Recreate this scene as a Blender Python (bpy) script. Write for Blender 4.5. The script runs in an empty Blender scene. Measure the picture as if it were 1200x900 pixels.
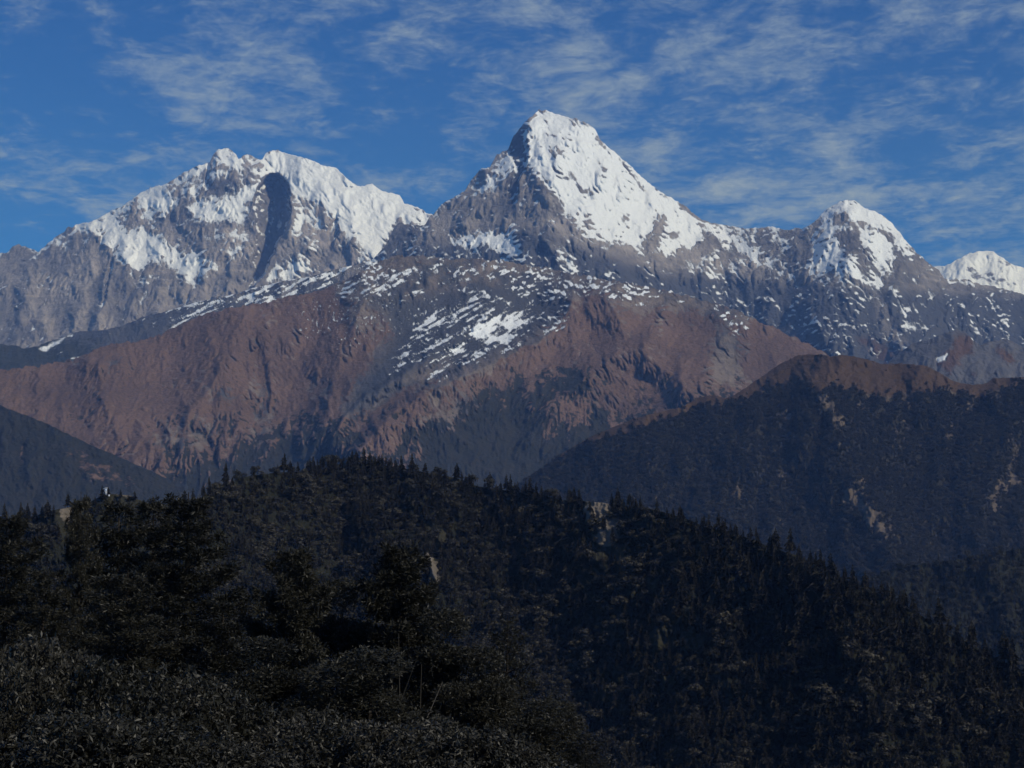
import bpy, math, random
import numpy as np

# ------------------------------------------------------------------ camera, sky, sun, exposure
W0, H0, F = 1200.0, 900.0, 1847.0          # picture units of the traced outlines, focal length in them
PITCH = math.atan(150.0 / F)
scene = bpy.context.scene
cam_d = bpy.data.cameras.new("camera")
cam_d.sensor_width = 36.0
cam_d.lens = 36.0 * F / W0
cam_d.clip_start = 0.5
cam_d.clip_end = 200000.0
cam = bpy.data.objects.new("camera", cam_d)
scene.collection.objects.link(cam)
cam.location = (0, 0, 0)
cam.rotation_euler = (math.radians(90) + PITCH, 0, 0)
scene.camera = cam

SUN_AZ, SUN_EL = math.radians(124), math.radians(36)     # azimuth from +Y (view direction) towards +X
world = bpy.data.worlds.new("World"); scene.world = world
world.use_nodes = True
nt = world.node_tree; nt.nodes.clear()
def N(nt, kind, **kw):
    n = nt.nodes.new(kind)
    for k, v in kw.items():
        if k.startswith('i_'):
            key = k[2:]; key = int(key) if key.isdigit() else key.replace('_', ' ')
            if hasattr(v, 'is_linked') or isinstance(v, bpy.types.NodeSocket): nt.links.new(v, n.inputs[key])
            else: n.inputs[key].default_value = v
        else: setattr(n, k, v)
    return n
def mth(nt, op, a, b=0.0, c=0.0, clamp=False):
    n = nt.nodes.new('ShaderNodeMath'); n.operation = op; n.use_clamp = clamp
    for i, v in enumerate((a, b, c)):
        if isinstance(v, bpy.types.NodeSocket): nt.links.new(v, n.inputs[i])
        else: n.inputs[i].default_value = v
    return n.outputs[0]
def mixc(nt, f, a, b, blend='MIX'):
    n = nt.nodes.new('ShaderNodeMix'); n.data_type = 'RGBA'; n.blend_type = blend
    for i, v in ((0, f), (6, a), (7, b)):
        if isinstance(v, bpy.types.NodeSocket): nt.links.new(v, n.inputs[i])
        else: n.inputs[i].default_value = v if i == 0 else (*v, 1.0)
    return n.outputs[2]
def maprange(nt, v, a, b, c=0.0, d=1.0, smooth=True):
    n = nt.nodes.new('ShaderNodeMapRange'); n.interpolation_type = 'SMOOTHSTEP' if smooth else 'LINEAR'
    nt.links.new(v, n.inputs[0])
    for i, x in enumerate((a, b, c, d)): n.inputs[1 + i].default_value = x
    return n.outputs[0]
def noise(nt, vec, scale, detail=4, rough=0.55, dist=0.0):
    n = N(nt, 'ShaderNodeTexNoise'); nt.links.new(vec, n.inputs['Vector'])
    n.inputs['Scale'].default_value = scale; n.inputs['Detail'].default_value = detail
    n.inputs['Roughness'].default_value = rough; n.inputs['Distortion'].default_value = dist
    return n.outputs[0]
def mapping(nt, vec, loc=(0, 0, 0), rot=(0, 0, 0), scl=(1, 1, 1)):
    n = N(nt, 'ShaderNodeMapping'); nt.links.new(vec, n.inputs[0])
    n.inputs[1].default_value = loc; n.inputs[2].default_value = rot; n.inputs[3].default_value = scl
    return n.outputs[0]

sky = N(nt, 'ShaderNodeTexSky', sky_type='NISHITA', sun_disc=False, sun_elevation=SUN_EL, sun_rotation=SUN_AZ,
        altitude=3200, air_density=0.8, dust_density=0.0, ozone_density=6.0)
tc = N(nt, 'ShaderNodeTexCoord')
sep = N(nt, 'ShaderNodeSeparateXYZ'); nt.links.new(tc.outputs['Generated'], sep.inputs[0])
zz = mth(nt, 'MAXIMUM', sep.outputs[2], 0.02)
# high thin cloud sheet: position where the view ray meets a layer far above
cu = mth(nt, 'DIVIDE', sep.outputs[0], mth(nt, 'ADD', zz, 0.10))
cv = mth(nt, 'DIVIDE', sep.outputs[1], mth(nt, 'ADD', zz, 0.10))
cvec = N(nt, 'ShaderNodeCombineXYZ'); nt.links.new(cu, cvec.inputs[0]); nt.links.new(cv, cvec.inputs[1])
CV = cvec.outputs[0]
n1 = noise(nt, mapping(nt, CV, (3.1, 1.7, 0), (0, 0, math.radians(12)), (3.0, 1.7, 1)), 1.0, 3, 0.5, 0.3)
n2 = noise(nt, mapping(nt, CV, (7.3, 2.2, 4), (0, 0, math.radians(16)), (9, 6.5, 1)), 1.0, 8, 0.66, 0.35)
n3 = noise(nt, mapping(nt, CV, (1.3, 8.2, 2), (0, 0, math.radians(20)), (26, 30, 1)), 1.0, 6, 0.65, 0.8)
nn = mth(nt, 'ADD', mth(nt, 'MULTIPLY', n1, 0.36), mth(nt, 'ADD', mth(nt, 'MULTIPLY', n2, 0.46), mth(nt, 'MULTIPLY', n3, 0.18)))
right_more = mth(nt, 'MULTIPLY', sep.outputs[0], 0.05)
cl = maprange(nt, mth(nt, 'ADD', nn, right_more), 0.44, 0.68, 0.0, 0.85)
tint = mixc(nt, 1.0, sky.outputs[0], (0.13, 0.64, 1.17), 'MULTIPLY')
skyc = mixc(nt, cl, tint, (3.6, 4.6, 5.9))
bg = N(nt, 'ShaderNodeBackground'); nt.links.new(skyc, bg.inputs[0]); bg.inputs[1].default_value = 0.108
out = N(nt, 'ShaderNodeOutputWorld'); nt.links.new(bg.outputs[0], out.inputs[0])

sl = bpy.data.lights.new("sun", 'SUN'); sl.energy = 4.1; sl.angle = math.radians(0.5); sl.color = (1.0, 0.985, 0.975)
sun = bpy.data.objects.new("sun", sl); scene.collection.objects.link(sun)
SV = np.array([math.sin(SUN_AZ) * math.cos(SUN_EL), math.cos(SUN_AZ) * math.cos(SUN_EL), math.sin(SUN_EL)])
from mathutils import Vector
sun.rotation_euler = Vector(SV).to_track_quat('Z', 'Y').to_euler()
sun.location = Vector(SV) * 500

scene.view_settings.view_transform = 'Standard'; scene.view_settings.look = 'None'
scene.view_settings.gamma = 1.0; scene.view_settings.use_curve_mapping = False
scene.view_settings.exposure = -0.36
scene.render.engine = 'CYCLES'
scene.cycles.use_denoising = True
scene.cycles.max_bounces = 5; scene.cycles.diffuse_bounces = 3; scene.cycles.volume_bounces = 0
scene.cycles.transparent_max_bounces = 8

# ------------------------------------------------------------------ numeric helpers
cp, sp = math.cos(PITCH), math.sin(PITCH)
def ray(px, py):
    """slopes X = x/y and Z = z/y of the line of sight through a traced outline point"""
    a = (px - 600.0) / F; b = (450.0 - py) / F
    yy = cp - b * sp
    return a / yy, (sp + b * cp) / yy
def proj(x, y, z):
    d = y * cp + z * sp; u = -y * sp + z * cp
    return 600 + F * x / d, 450 - F * u / d
def at(px, py, D):
    X, Z = ray(px, py); return (X * D, D, Z * D)
def Q(ox, oy, s, pts): return [(ox + x / s, oy + y / s) for x, y in pts]
def curve(pts, x):
    p = np.array(sorted(pts), float); return np.interp(x, p[:, 0], p[:, 1])

def vnoise(x, y, seed):
    rng = np.random.RandomState(seed); L = rng.rand(256, 256)
    xi = np.floor(x).astype(int); yi = np.floor(y).astype(int)
    fx = x - xi; fy = y - yi
    fx = fx * fx * fx * (fx * (fx * 6 - 15) + 10); fy = fy * fy * fy * (fy * (fy * 6 - 15) + 10)
    x0 = xi & 255; x1 = (xi + 1) & 255; y0 = yi & 255; y1 = (yi + 1) & 255
    return (L[y0, x0] * (1 - fx) + L[y0, x1] * fx) * (1 - fy) + (L[y1, x0] * (1 - fx) + L[y1, x1] * fx) * fy
def fbm(x, y, seed, octv=5, gain=0.5, ridged=False):
    s = 0; a = 1.0; t = 0
    for o in range(octv):
        c, sn = math.cos(0.7 * o), math.sin(0.7 * o)
        v = vnoise((x * c - y * sn) * 2 ** o + 17.3 * o, (x * sn + y * c) * 2 ** o + 5.1 * o, seed + o)
        v = 1 - np.abs(2 * v - 1) if ridged else v
        s = s + a * v; t += a; a *= gain
    return s / t
def spurs(x, y, seed):
    """pointed buttresses divided by sharp clefts: 1 at a buttress, falling to the clefts between"""
    rng = np.random.RandomState(seed); L = rng.rand(3, 128, 128)
    xi = np.floor(x).astype(int); yi = np.floor(y).astype(int); f = np.full(x.shape, 9.0); 
    for j in (-1, 0, 1):
        for i in (-1, 0, 1):
            cx = (xi + i) & 127; cy = (yi + j) & 127
            ddx = xi + i + L[0][cy, cx] - x; ddy = yi + j + L[1][cy, cx] - y
            f = np.minimum(f, np.sqrt(ddx * ddx + ddy * ddy) + 0.45 * L[2][cy, cx] + 0.35 * ddy)
    return 1 - f
def sstep(a, b, v):
    t = np.clip((v - a) / (b - a), 0, 1); return t * t * (3 - 2 * t)
def blur(a, n=1):
    for _ in range(n):
        p = np.pad(a, 1, mode='edge')
        a = (p[1:-1, 1:-1] * 4 + (p[:-2, 1:-1] + p[2:, 1:-1] + p[1:-1, :-2] + p[1:-1, 2:]) * 2
             + p[:-2, :-2] + p[2:, 2:] + p[:-2, 2:] + p[2:, :-2]) / 16
    return a
def polydist(X, Y, pts, closed=True):
    d = np.full(X.shape, 1e9); ins = np.zeros(X.shape, bool)
    n = len(pts)
    for i in range(n if closed else n - 1):
        x0, y0 = pts[i]; x1, y1 = pts[(i + 1) % n]
        ex, ey = x1 - x0, y1 - y0; L = ex * ex + ey * ey + 1e-9
        t = np.clip(((X - x0) * ex + (Y - y0) * ey) / L, 0, 1)
        d = np.minimum(d, (X - x0 - t * ex) ** 2 + (Y - y0 - t * ey) ** 2)
        if closed:
            c = ((y0 > Y) != (y1 > Y)); ins ^= c & (X < ex * (Y - y0) / (ey if abs(ey) > 1e-9 else 1e-9) + x0)
    d = np.sqrt(d)
    return np.where(ins, d, -d) if closed else d
class Grid:
    """a patch of mountain face: columns across, rows down; relief R is metres-like, in outline units"""
    def __init__(s, x0, x1, y0, y1, seed, warp=3.0, wscale=14.0):
        s.x0, s.x1, s.y0, s.y1 = x0, x1, y0, y1
        s.X, s.Y = np.meshgrid(np.arange(x0, x1 + 1.0), np.arange(y0, y1 + 1.0))
        s.WX = s.X + warp * 2 * (fbm(s.X / wscale, s.Y / wscale, seed + 50, 5, 0.6) - 0.5) * 2
        s.WY = s.Y + warp * 2 * (fbm(s.X / wscale, s.Y / wscale, seed + 70, 5, 0.6) - 0.5) * 2
        s.R = np.zeros_like(s.X)
    def mask(s, pts, soft=3.0):
        xs = [p[0] for p in pts]; ys = [p[1] for p in pts]; pad = 20
        i0 = max(0, int(min(xs) - s.x0 - pad)); i1 = min(s.X.shape[1], int(max(xs) - s.x0 + pad))
        j0 = max(0, int(min(ys) - s.y0 - pad)); j1 = min(s.X.shape[0], int(max(ys) - s.y0 + pad))
        m = np.zeros_like(s.X)
        if i1 <= i0 or j1 <= j0: return m
        sl_ = (slice(j0, j1), slice(i0, i1))
        m[sl_] = np.clip(0.5 + polydist(s.WX[sl_], s.WY[sl_], pts) / soft * 0.5, 0, 1)
        return m
    def ridge(s, pts, A, wl, wr, p=1.0, taper=None):
        """an arete running down through pts: ground falls away to its left over wl and to its right over wr"""
        X, Y = s.WX, s.WY
        best = np.full(X.shape, 1e9); side = np.zeros(X.shape); amp = np.zeros(X.shape)
        n = len(pts)
        for i in range(n - 1):
            x0, y0 = pts[i]; x1, y1 = pts[i + 1]
            ex, ey = x1 - x0, y1 - y0; L = ex * ex + ey * ey + 1e-9
            t = np.clip(((X - x0) * ex + (Y - y0) * ey) / L, 0, 1)
            d = np.hypot(X - x0 - t * ex, Y - y0 - t * ey)
            cr = ex * (Y - y0) - ey * (X - x0)          # >0 : left of a downward line
            m = d < best
            best = np.where(m, d, best); side = np.where(m, cr, side)
            u = (i + t) / (n - 1)
            amp = np.where(m, (1 - u * (taper or 0)) * np.clip(u * 6 + 0.15, 0, 1), amp)
        w = np.where(side > 0, wl, wr)
        s.R += A * amp * np.clip(1 - best / w, 0, 1) ** p
    def pit(s, left, right, A, p=0.45):
        """a recess between two traced edges (x as a function of y), deepest against its right wall"""
        ys = s.WY; xl = curve([(y, x) for x, y in left], ys); xr = curve([(y, x) for x, y in right], ys)
        y0 = min(y for _, y in left); y1 = max(y for _, y in left)
        t = (s.WX - xl) / np.maximum(xr - xl, 1.0)
        m = (t > 0) & (t < 1) & (ys > y0) & (ys < y1)
        e = np.clip((ys - y0) / 6, 0, 1) * np.clip((y1 - ys) / 12, 0, 1)
        s.R -= np.where(m, A * np.clip(t, 0, 1) ** p * e, 0)
    def erode(s, tilt, n=40000, steps=70, rounds=8, seed=1, k=0.35, dep=0.25, hor=None):
        """running water cuts gullies into the tilted face"""
        H = s.R - tilt * s.Y
        if hor is not None: H = H + curve(hor, s.X)
        ny, nx = H.shape; rng = np.random.RandomState(seed)
        for r in range(rounds):
            x = rng.rand(n) * (nx - 3) + 1; y = rng.rand(n) * (ny - 3) + 1
            dx = np.zeros(n); dy = np.zeros(n); sed = np.zeros(n); vel = np.ones(n); wat = np.ones(n)
            for t in range(steps):
                xi = x.astype(int); yi = y.astype(int); fx = x - xi; fy = y - yi
                b = yi * nx + xi; Hf = H.ravel()
                h00 = Hf[b]; h10 = Hf[b + 1]; h01 = Hf[b + nx]; h11 = Hf[b + nx + 1]
                gx = (h10 - h00) * (1 - fy) + (h11 - h01) * fy; gy = (h01 - h00) * (1 - fx) + (h11 - h10) * fx
                h = h00 * (1 - fx) * (1 - fy) + h10 * fx * (1 - fy) + h01 * (1 - fx) * fy + h11 * fx * fy
                dx = dx * 0.35 - gx * 0.65; dy = dy * 0.35 - gy * 0.65
                l = np.hypot(dx, dy) + 1e-6; dx /= l; dy /= l
                x2 = x + dx; y2 = y + dy
                ok = (x2 > 1) & (x2 < nx - 3) & (y2 > 1) & (y2 < ny - 3)
                x2 = np.where(ok, x2, x); y2 = np.where(ok, y2, y)
                xi2 = x2.astype(int); yi2 = y2.astype(int); fx2 = x2 - xi2; fy2 = y2 - yi2; b2 = yi2 * nx + xi2
                h2 = Hf[b2] * (1 - fx2) * (1 - fy2) + Hf[b2 + 1] * fx2 * (1 - fy2) + Hf[b2 + nx] * (1 - fx2) * fy2 + Hf[b2 + nx + 1] * fx2 * fy2
                dh = h2 - h
                cap = np.maximum(-dh, 0.02) * vel * wat * 2.2
                up = dh > 0
                amt = np.where(up, np.minimum(dh, sed), np.where(sed > cap, (sed - cap) * dep, -np.minimum((cap - sed) * k, -dh * 0.5)))
                amt = np.where(ok, amt, 0) * 0.25
                sed = sed - amt * 4
                for off, w in ((0, (1 - fx) * (1 - fy)), (1, fx * (1 - fy)), (nx, (1 - fx) * fy), (nx + 1, fx * fy)):
                    H += np.bincount(b + off, amt * w, ny * nx).reshape(ny, nx)
                vel = np.sqrt(np.clip(vel * vel * 0.8 + np.maximum(-dh, 0) * 0.6, 0.05, 4)); wat *= 0.985
                x, y = x2, y2
            H = H * 0.88 + blur(H) * 0.12
        H = H + tilt * s.Y
        if hor is not None: H = H - curve(hor, s.X)
        s.R = H
    def sample(s, A, px, py):
        x = np.clip(px - s.x0, 0, A.shape[1] - 1.001); y = np.clip(py - s.y0, 0, A.shape[0] - 1.001)
        xi = x.astype(int); yi = y.astype(int); fx = x - xi; fy = y - yi
        return (A[yi, xi] * (1 - fx) + A[yi, xi + 1] * fx) * (1 - fy) + (A[yi + 1, xi] * (1 - fx) + A[yi + 1, xi + 1] * fx) * fy
    def ledge(s, n=1):
        """positive where the face lies back and can hold snow, negative where it is steep"""
        q = np.gradient(blur(s.R, n), axis=0); q = q - blur(q, 14); return np.clip(q / (q.std() + 1e-6), -2.5, 2.5)
    def curv(s, n=3):
        return s.R - blur(s.R, n)

def mesh_from(name, co, faces, mat, attrs=None, smooth=True, kind='structure', parent=None, uvs=None):
    me = bpy.data.meshes.new(name)
    co = np.asarray(co, np.float32); faces = np.asarray(faces, np.int32)
    me.vertices.add(len(co)); me.vertices.foreach_set('co', co.ravel())
    k = faces.shape[1]
    me.loops.add(faces.size); me.loops.foreach_set('vertex_index', faces.ravel())
    me.polygons.add(len(faces)); me.polygons.foreach_set('loop_start', np.arange(0, faces.size, k, dtype=np.int32))
    me.polygons.foreach_set('loop_total', np.full(len(faces), k, np.int32))
    if smooth: me.polygons.foreach_set('use_smooth', np.ones(len(faces), bool))
    for a, v in (attrs or {}).items():
        at_ = me.attributes.new(a, 'FLOAT', 'POINT'); at_.data.foreach_set('value', np.asarray(v, np.float32).ravel())
    me.update(calc_edges=True)
    if mat: me.materials.append(mat)
    if name is None: return me
    o = bpy.data.objects.new(name, me); scene.collection.objects.link(o)
    if kind: o['kind'] = kind
    if parent: o.parent = parent
    return o
def grid_faces(nr, nc):
    i = np.arange(nr - 1)[:, None] * nc + np.arange(nc - 1)[None, :]
    return np.stack([i, i + nc, i + nc + 1, i + 1], -1).reshape(-1, 4)

def terrain(name, g, crest, bottom, Dc, Db, x0, x1, k, mat, attrs, step=1.0, prof=1.0, backslope=0.9, backlen=2200.0, rough_back=0.25):
    """one mountain: the traced skyline at distance Dc, falling towards the viewer to distance Db, and a far side behind the crest"""
    px = np.arange(x0, x1 + step, step); nc = len(px)
    cy = curve(crest, px); by = curve(bottom, px) if isinstance(bottom, list) else np.full(nc, float(bottom))
    kw = np.exp(-0.5 * (np.arange(-90, 91) * step / 30.0) ** 2); kw /= kw.sum()
    cs = np.convolve(np.pad(cy, 90, mode='edge'), kw, 'valid')        # the broad slope follows the smoothed skyline
    cy = cy + (fbm(px / 5.0, px * 0 + 3.3, 77, 4, 0.6) - 0.5) * g_jag[name]
    nr = int(np.max(by - cy) / step) + 2
    t = np.linspace(0, 1, nr)[:, None]
    PX = np.repeat(px[None, :], nr, 0); PY = cy[None, :] + t * (by - cy)[None, :]
    dc = curve(Dc, px) if isinstance(Dc, list) else np.full(nc, float(Dc))
    db = curve(Db, px) if isinstance(Db, list) else np.full(nc, float(Db))
    R = g.sample(g.R, PX, PY)
    mpp = dc / F
    ts = (PY - cs[None, :]) / np.maximum(by - cs, 1.0)[None, :]
    D = dc + (db - dc) * np.sign(ts) * np.abs(ts) ** prof - R * mpp * k
    X, Z = ray(PX, PY)
    P = np.stack([X * D, D, Z * D], -1)
    A = {a: g.sample(v, PX, PY) for a, v in attrs.items()}
    nb = 26                                          # far side
    back = []; last = P[0]
    bs = np.linspace(0.15, 1, nb) ** 1.6 * backlen
    jn = fbm(px[None, :] / 22.0, (np.arange(nb) * 0.5)[:, None] + np.zeros((1, nc)), 991, 4)
    for i in range(nb):
        q = P[0].copy(); q[:, 1] += bs[i]; q[:, 0] *= q[:, 1] / P[0][:, 1]
        q[:, 2] -= bs[i] * backslope * (1 + rough_back * (jn[i] - 0.5) * 2)
        back.append(q)
    allP = np.concatenate([np.array(back[::-1]), P], 0)
    AA = {a: np.concatenate([np.repeat(v[:1], nb, 0), v], 0) for a, v in A.items()}
    o = mesh_from(name, allP.reshape(-1, 3), grid_faces(nr + nb, nc), mat, AA)
    return o, (PX, PY, P)
g_jag = {}
# ------------------------------------------------------------------ ground and rock materials
def attr(nt, name):
    n = nt.nodes.new('ShaderNodeAttribute'); n.attribute_name = name; return n.outputs['Fac']
def terrain_mat(name, rockA, rockB, rockC, grassA=(0.1, 0.06, 0.04), grassB=(0.06, 0.04, 0.03), forA=(0.02, 0.025, 0.015),
                forB=(0.05, 0.045, 0.03), snow=(0.72, 0.76, 0.82), scale=1.0, bump=1.0):
    m = bpy.data.materials.new(name); m.use_nodes = True; nt = m.node_tree; nt.nodes.clear()
    geo = N(nt, 'ShaderNodeNewGeometry'); P = geo.outputs['Position']
    big = noise(nt, P, 1 / (900 * scale), 4, 0.55)
    mid = noise(nt, P, 1 / (160 * scale), 6, 0.62, 0.4)
    fine = noise(nt, P, 1 / (42 * scale), 7, 0.72)
    strata = noise(nt, mapping(nt, P, (0, 0, 0), (0.16, -0.12, 0), (0.12, 0.12, 2.6)), 1 / (170 * scale), 5, 0.6, 0.3)
    streak = noise(nt, mapping(nt, P, (5, 0, 0), (0, 0, 0), (2.6, 1.0, 0.22)), 1 / (120 * scale), 5, 0.6, 0.6)
    c = mixc(nt, maprange(nt, mth(nt, 'ADD', mth(nt, 'MULTIPLY', big, 0.5), mth(nt, 'MULTIPLY', mid, 0.5)), 0.36, 0.64), rockA, rockB)
    c = mixc(nt, mth(nt, 'MULTIPLY', maprange(nt, strata, 0.5, 0.68), 0.5), c, rockC)
    c = mixc(nt, mth(nt, 'MULTIPLY', maprange(nt, streak, 0.52, 0.72), 0.45), c, tuple(min(1, v * 1.5) for v in rockA))
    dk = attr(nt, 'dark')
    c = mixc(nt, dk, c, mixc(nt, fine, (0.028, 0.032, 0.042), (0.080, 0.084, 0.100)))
    ga = attr(nt, 'grass')
    gm = maprange(nt, mth(nt, 'ADD', ga, mth(nt, 'MULTIPLY', mth(nt, 'SUBTRACT', mth(nt, 'ADD', mth(nt, 'MULTIPLY', mid, 0.5), mth(nt, 'MULTIPLY', fine, 0.5)), 0.5), 1.8)), 0.36, 0.64)
    gv = noise(nt, P, 1 / (24 * scale), 5, 0.75, 0.5)
    gc = mixc(nt, maprange(nt, mth(nt, 'ADD', mth(nt, 'MULTIPLY', big, 0.3), mth(nt, 'ADD', mth(nt, 'MULTIPLY', fine, 0.3), mth(nt, 'MULTIPLY', gv, 0.4))), 0.40, 0.60), grassA, grassB)
    c = mixc(nt, gm, c, gc)
    fa = attr(nt, 'forest')
    fm = maprange(nt, mth(nt, 'ADD', fa, mth(nt, 'MULTIPLY', mth(nt, 'SUBTRACT', mth(nt, 'ADD', mth(nt, 'MULTIPLY', mid, 0.5), mth(nt, 'MULTIPLY', fine, 0.5)), 0.5), 2.2)), 0.40, 0.60)
    vf = noise(nt, P, 1 / (11 * scale), 3, 0.7)
    fc = mixc(nt, maprange(nt, mth(nt, 'ADD', mth(nt, 'MULTIPLY', vf, 0.7), mth(nt, 'MULTIPLY', mid, 0.3)), 0.38, 0.66), forA, forB)
    c = mixc(nt, fm, c, fc)
    sn = mth(nt, 'ADD', attr(nt, 'snow'), 0.14)
    dn = mth(nt, 'SUBTRACT', mth(nt, 'ADD', mth(nt, 'MULTIPLY', mid, 0.45), mth(nt, 'ADD', mth(nt, 'MULTIPLY', fine, 0.35), mth(nt, 'MULTIPLY', streak, 0.2))), 0.5)
    sm = maprange(nt, mth(nt, 'ADD', sn, mth(nt, 'MULTIPLY', dn, 2.3)), 0.32, 0.68)
    c = mixc(nt, sm, c, mixc(nt, fine, tuple(v * 0.9 for v in snow), snow))
    bs = N(nt, 'ShaderNodeBsdfPrincipled'); nt.links.new(c, bs.inputs['Base Color'])
    nt.links.new(mth(nt, 'SUBTRACT', 0.95, mth(nt, 'MULTIPLY', sm, 0.3)), bs.inputs['Roughness'])
    bs.inputs['Specular IOR Level'].default_value = 0.12
    h = mth(nt, 'ADD', mth(nt, 'MULTIPLY', mid, 48 * scale), mth(nt, 'ADD', mth(nt, 'MULTIPLY', fine, 22 * scale), mth(nt, 'MULTIPLY', streak, 14 * scale)))
    h = mth(nt, 'MULTIPLY', h, mth(nt, 'SUBTRACT', 1.0, mth(nt, 'MULTIPLY', sm, 0.6)))
    b = N(nt, 'ShaderNodeBump'); b.inputs['Strength'].default_value = 0.9; b.inputs['Distance'].default_value = bump
    nt.links.new(h, b.inputs['Height']); nt.links.new(b.outputs[0], bs.inputs['Normal'])
    o = N(nt, 'ShaderNodeOutputMaterial'); nt.links.new(bs.outputs[0], o.inputs[0])
    return m

M_high = terrain_mat('high_rock', (0.31, 0.282, 0.272), (0.135, 0.128, 0.13), (0.36, 0.315, 0.285), scale=1.0)
M_brown = terrain_mat('brown_slope', (0.19, 0.155, 0.135), (0.11, 0.095, 0.085), (0.22, 0.18, 0.15), (0.160, 0.104, 0.081), (0.086, 0.058, 0.048), (0.014, 0.017, 0.014), (0.038, 0.034, 0.026), scale=0.55)
M_wood = terrain_mat('wooded_slope', (0.12, 0.095, 0.072), (0.075, 0.06, 0.048), (0.17, 0.13, 0.10), (0.085, 0.055, 0.036), (0.055, 0.036, 0.025), (0.012, 0.013, 0.010), (0.042, 0.036, 0.026), scale=0.35)

def finish(g, *arrs): return [np.clip(a, -1, 2) for a in arrs]
def label_setting(o): o['kind'] = 'structure'

def rough(g, seed, a=1.0):
    X, Y = g.X, g.Y
    wx = X + 16 * (fbm(X / 50, Y / 50, seed, 3) - 0.5) * 2; wy = Y + 16 * (fbm(X / 50, Y / 50, seed + 9, 3) - 0.5) * 2
    r = 20 * 0.6 * (fbm((wx + 0.35 * wy) / 44, (wy - 0.2 * wx) / 80, seed + 20, 6, 0.55, True) - 0.5)
    r += 8 * (fbm((wx - 0.5 * wy) / 30, (wy + 0.3 * wx) / 52, seed + 30, 5, 0.6, True) - 0.5)
    r += 7 * (fbm((X + 0.5 * Y) / 13, (Y - 0.3 * X) / 19, seed + 40, 4, 0.6, True) - 0.5) + 3 * (fbm(X / 4.5, Y / 5.5, seed + 44, 3, 0.6, True) - 0.5)
    wx2 = X + 5 * (fbm(X / 14, Y / 14, seed + 3, 3) - 0.5) * 2; wy2 = Y + 5 * (fbm(X / 14, Y / 14, seed + 4, 3) - 0.5) * 2
    r += 15 * spurs((wx2 + 0.15 * wy2) / 26, wy2 / 50, seed + 60) + 7 * spurs((wx2 - 0.3 * wy2) / 12, wy2 / 21, seed + 61)
    g.R += a * r
def crisp(g, seed, a=1.0):
    X, Y = g.X, g.Y
    wx2 = X + 2.5 * (fbm(X / 7, Y / 7, seed + 3, 3) - 0.5) * 2; wy2 = Y + 2.5 * (fbm(X / 7, Y / 7, seed + 4, 3) - 0.5) * 2
    g.R += a * (4.2 * spurs((wx2 + 0.3 * wy2) / 10, wy2 / 17, seed + 62) + 2.2 * spurs((wx2 - 0.4 * wy2) / 5, wy2 / 8, seed + 63))
# ------------------------------------------------------------------ 1. the snowy massif on the left, 19 km off
g = Grid(-260, 620, 150, 470, 11, warp=2.2, wscale=16)
sky1 = [(-260, 330), (-150, 322), (-60, 305), (-20, 299)] + Q(0, 150, 3, [(0, 442), (20, 440), (45, 418), (65, 408), (100, 425), (135, 432), (150, 425), (180, 398), (240, 350), (290, 335), (330, 325), (380, 298), (440, 270), (480, 235), (540, 205), (590, 195), (640, 160), (690, 135), (737, 122), (752, 90), (765, 72), (800, 70), (830, 90), (838, 108)]) + \
    Q(250, 150, 3, [(85, 102), (120, 90), (150, 108), (172, 110), (190, 80), (225, 78), (265, 95), (300, 98), (340, 108), (385, 130), (430, 140), (480, 185), (515, 205), (560, 195), (590, 220), (655, 238), (670, 262), (720, 280), (750, 298)]) + [(540, 262), (620, 300)]
X, Y = g.X, g.Y
# big forms
g.R += 26 * (fbm(X / 110, Y / 90, 3, 3) - 0.5)
g.ridge([(257, 176), (252, 200), (244, 225), (238, 262), (236, 300)], 16, 14, 60, 1.2)
g.ridge([(271, 174), (285, 200), (298, 225), (300, 262), (303, 290), (296, 330)], 13, 45, 30, 1.2)
g.ridge([(300, 186), (303, 205), (306, 220)], 8, 10, 16)
g.ridge([(200, 215), (206, 245), (212, 262)], 9, 14, 40)
g.ridge([(160, 228), (158, 245), (170, 262)], 7, 12, 40)
g.ridge([(118, 262), (128, 290), (133, 305), (127, 330), (120, 358), (108, 385)], 18, 12, 55, 1.1)
g.ridge([(40, 300), (34, 330), (30, 360), (38, 395)], 14, 34, 30)
g.ridge([(80, 300), (88, 335), (96, 372), (92, 400)], 10, 30, 25)
g.ridge([(183, 322), (176, 345), (160, 372)], 9, 16, 25); g.ridge([(205, 315), (208, 340), (226, 356)], 8, 12, 20)
g.ridge([(332, 200), (340, 226), (341, 258), (336, 280), (324, 296), (313, 315), (300, 335)], 20, 9, 90, 1.3)
g.ridge([(383, 235), (395, 255), (404, 275), (418, 296), (430, 318)], 12, 26, 22)
g.ridge([(420, 220), (445, 262), (452, 290)], 10, 60, 60)
g.ridge([(340, 180), (370, 230)], 7, 30, 40); g.ridge([(378, 193), (408, 240), (420, 275)], 6, 25, 40)
rough(g, 5, 1.2)
g.erode(0.9, n=26000, steps=60, rounds=7, seed=4, hor=[(-260, -260), (270, 0), (330, -10), (620, -230)])
g.pit([(318, 203), (305, 216), (299, 230), (297, 243), (301, 258), (299, 290), (297, 318), (290, 336)],
      [(326, 203), (336, 214), (339, 230), (341, 252), (334, 268), (324, 292), (313, 314), (298, 335)], 70, 0.25)
g.pit([(319, 262), (321, 300)], [(320, 262), (322, 300)], 1)
g.pit([(393, 252), (386, 268), (383, 292)], [(395, 252), (396, 272), (386, 293)], 14)
g.pit([(129, 300), (124, 330), (116, 362)], [(134, 300), (130, 330), (120, 362)], 12)
g.pit([(241, 188), (238, 212), (236, 232)], [(246, 188), (243, 212), (240, 232)], 9)
g.pit([(232, 262), (232, 290)], [(239, 262), (236, 290)], 9)
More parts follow.
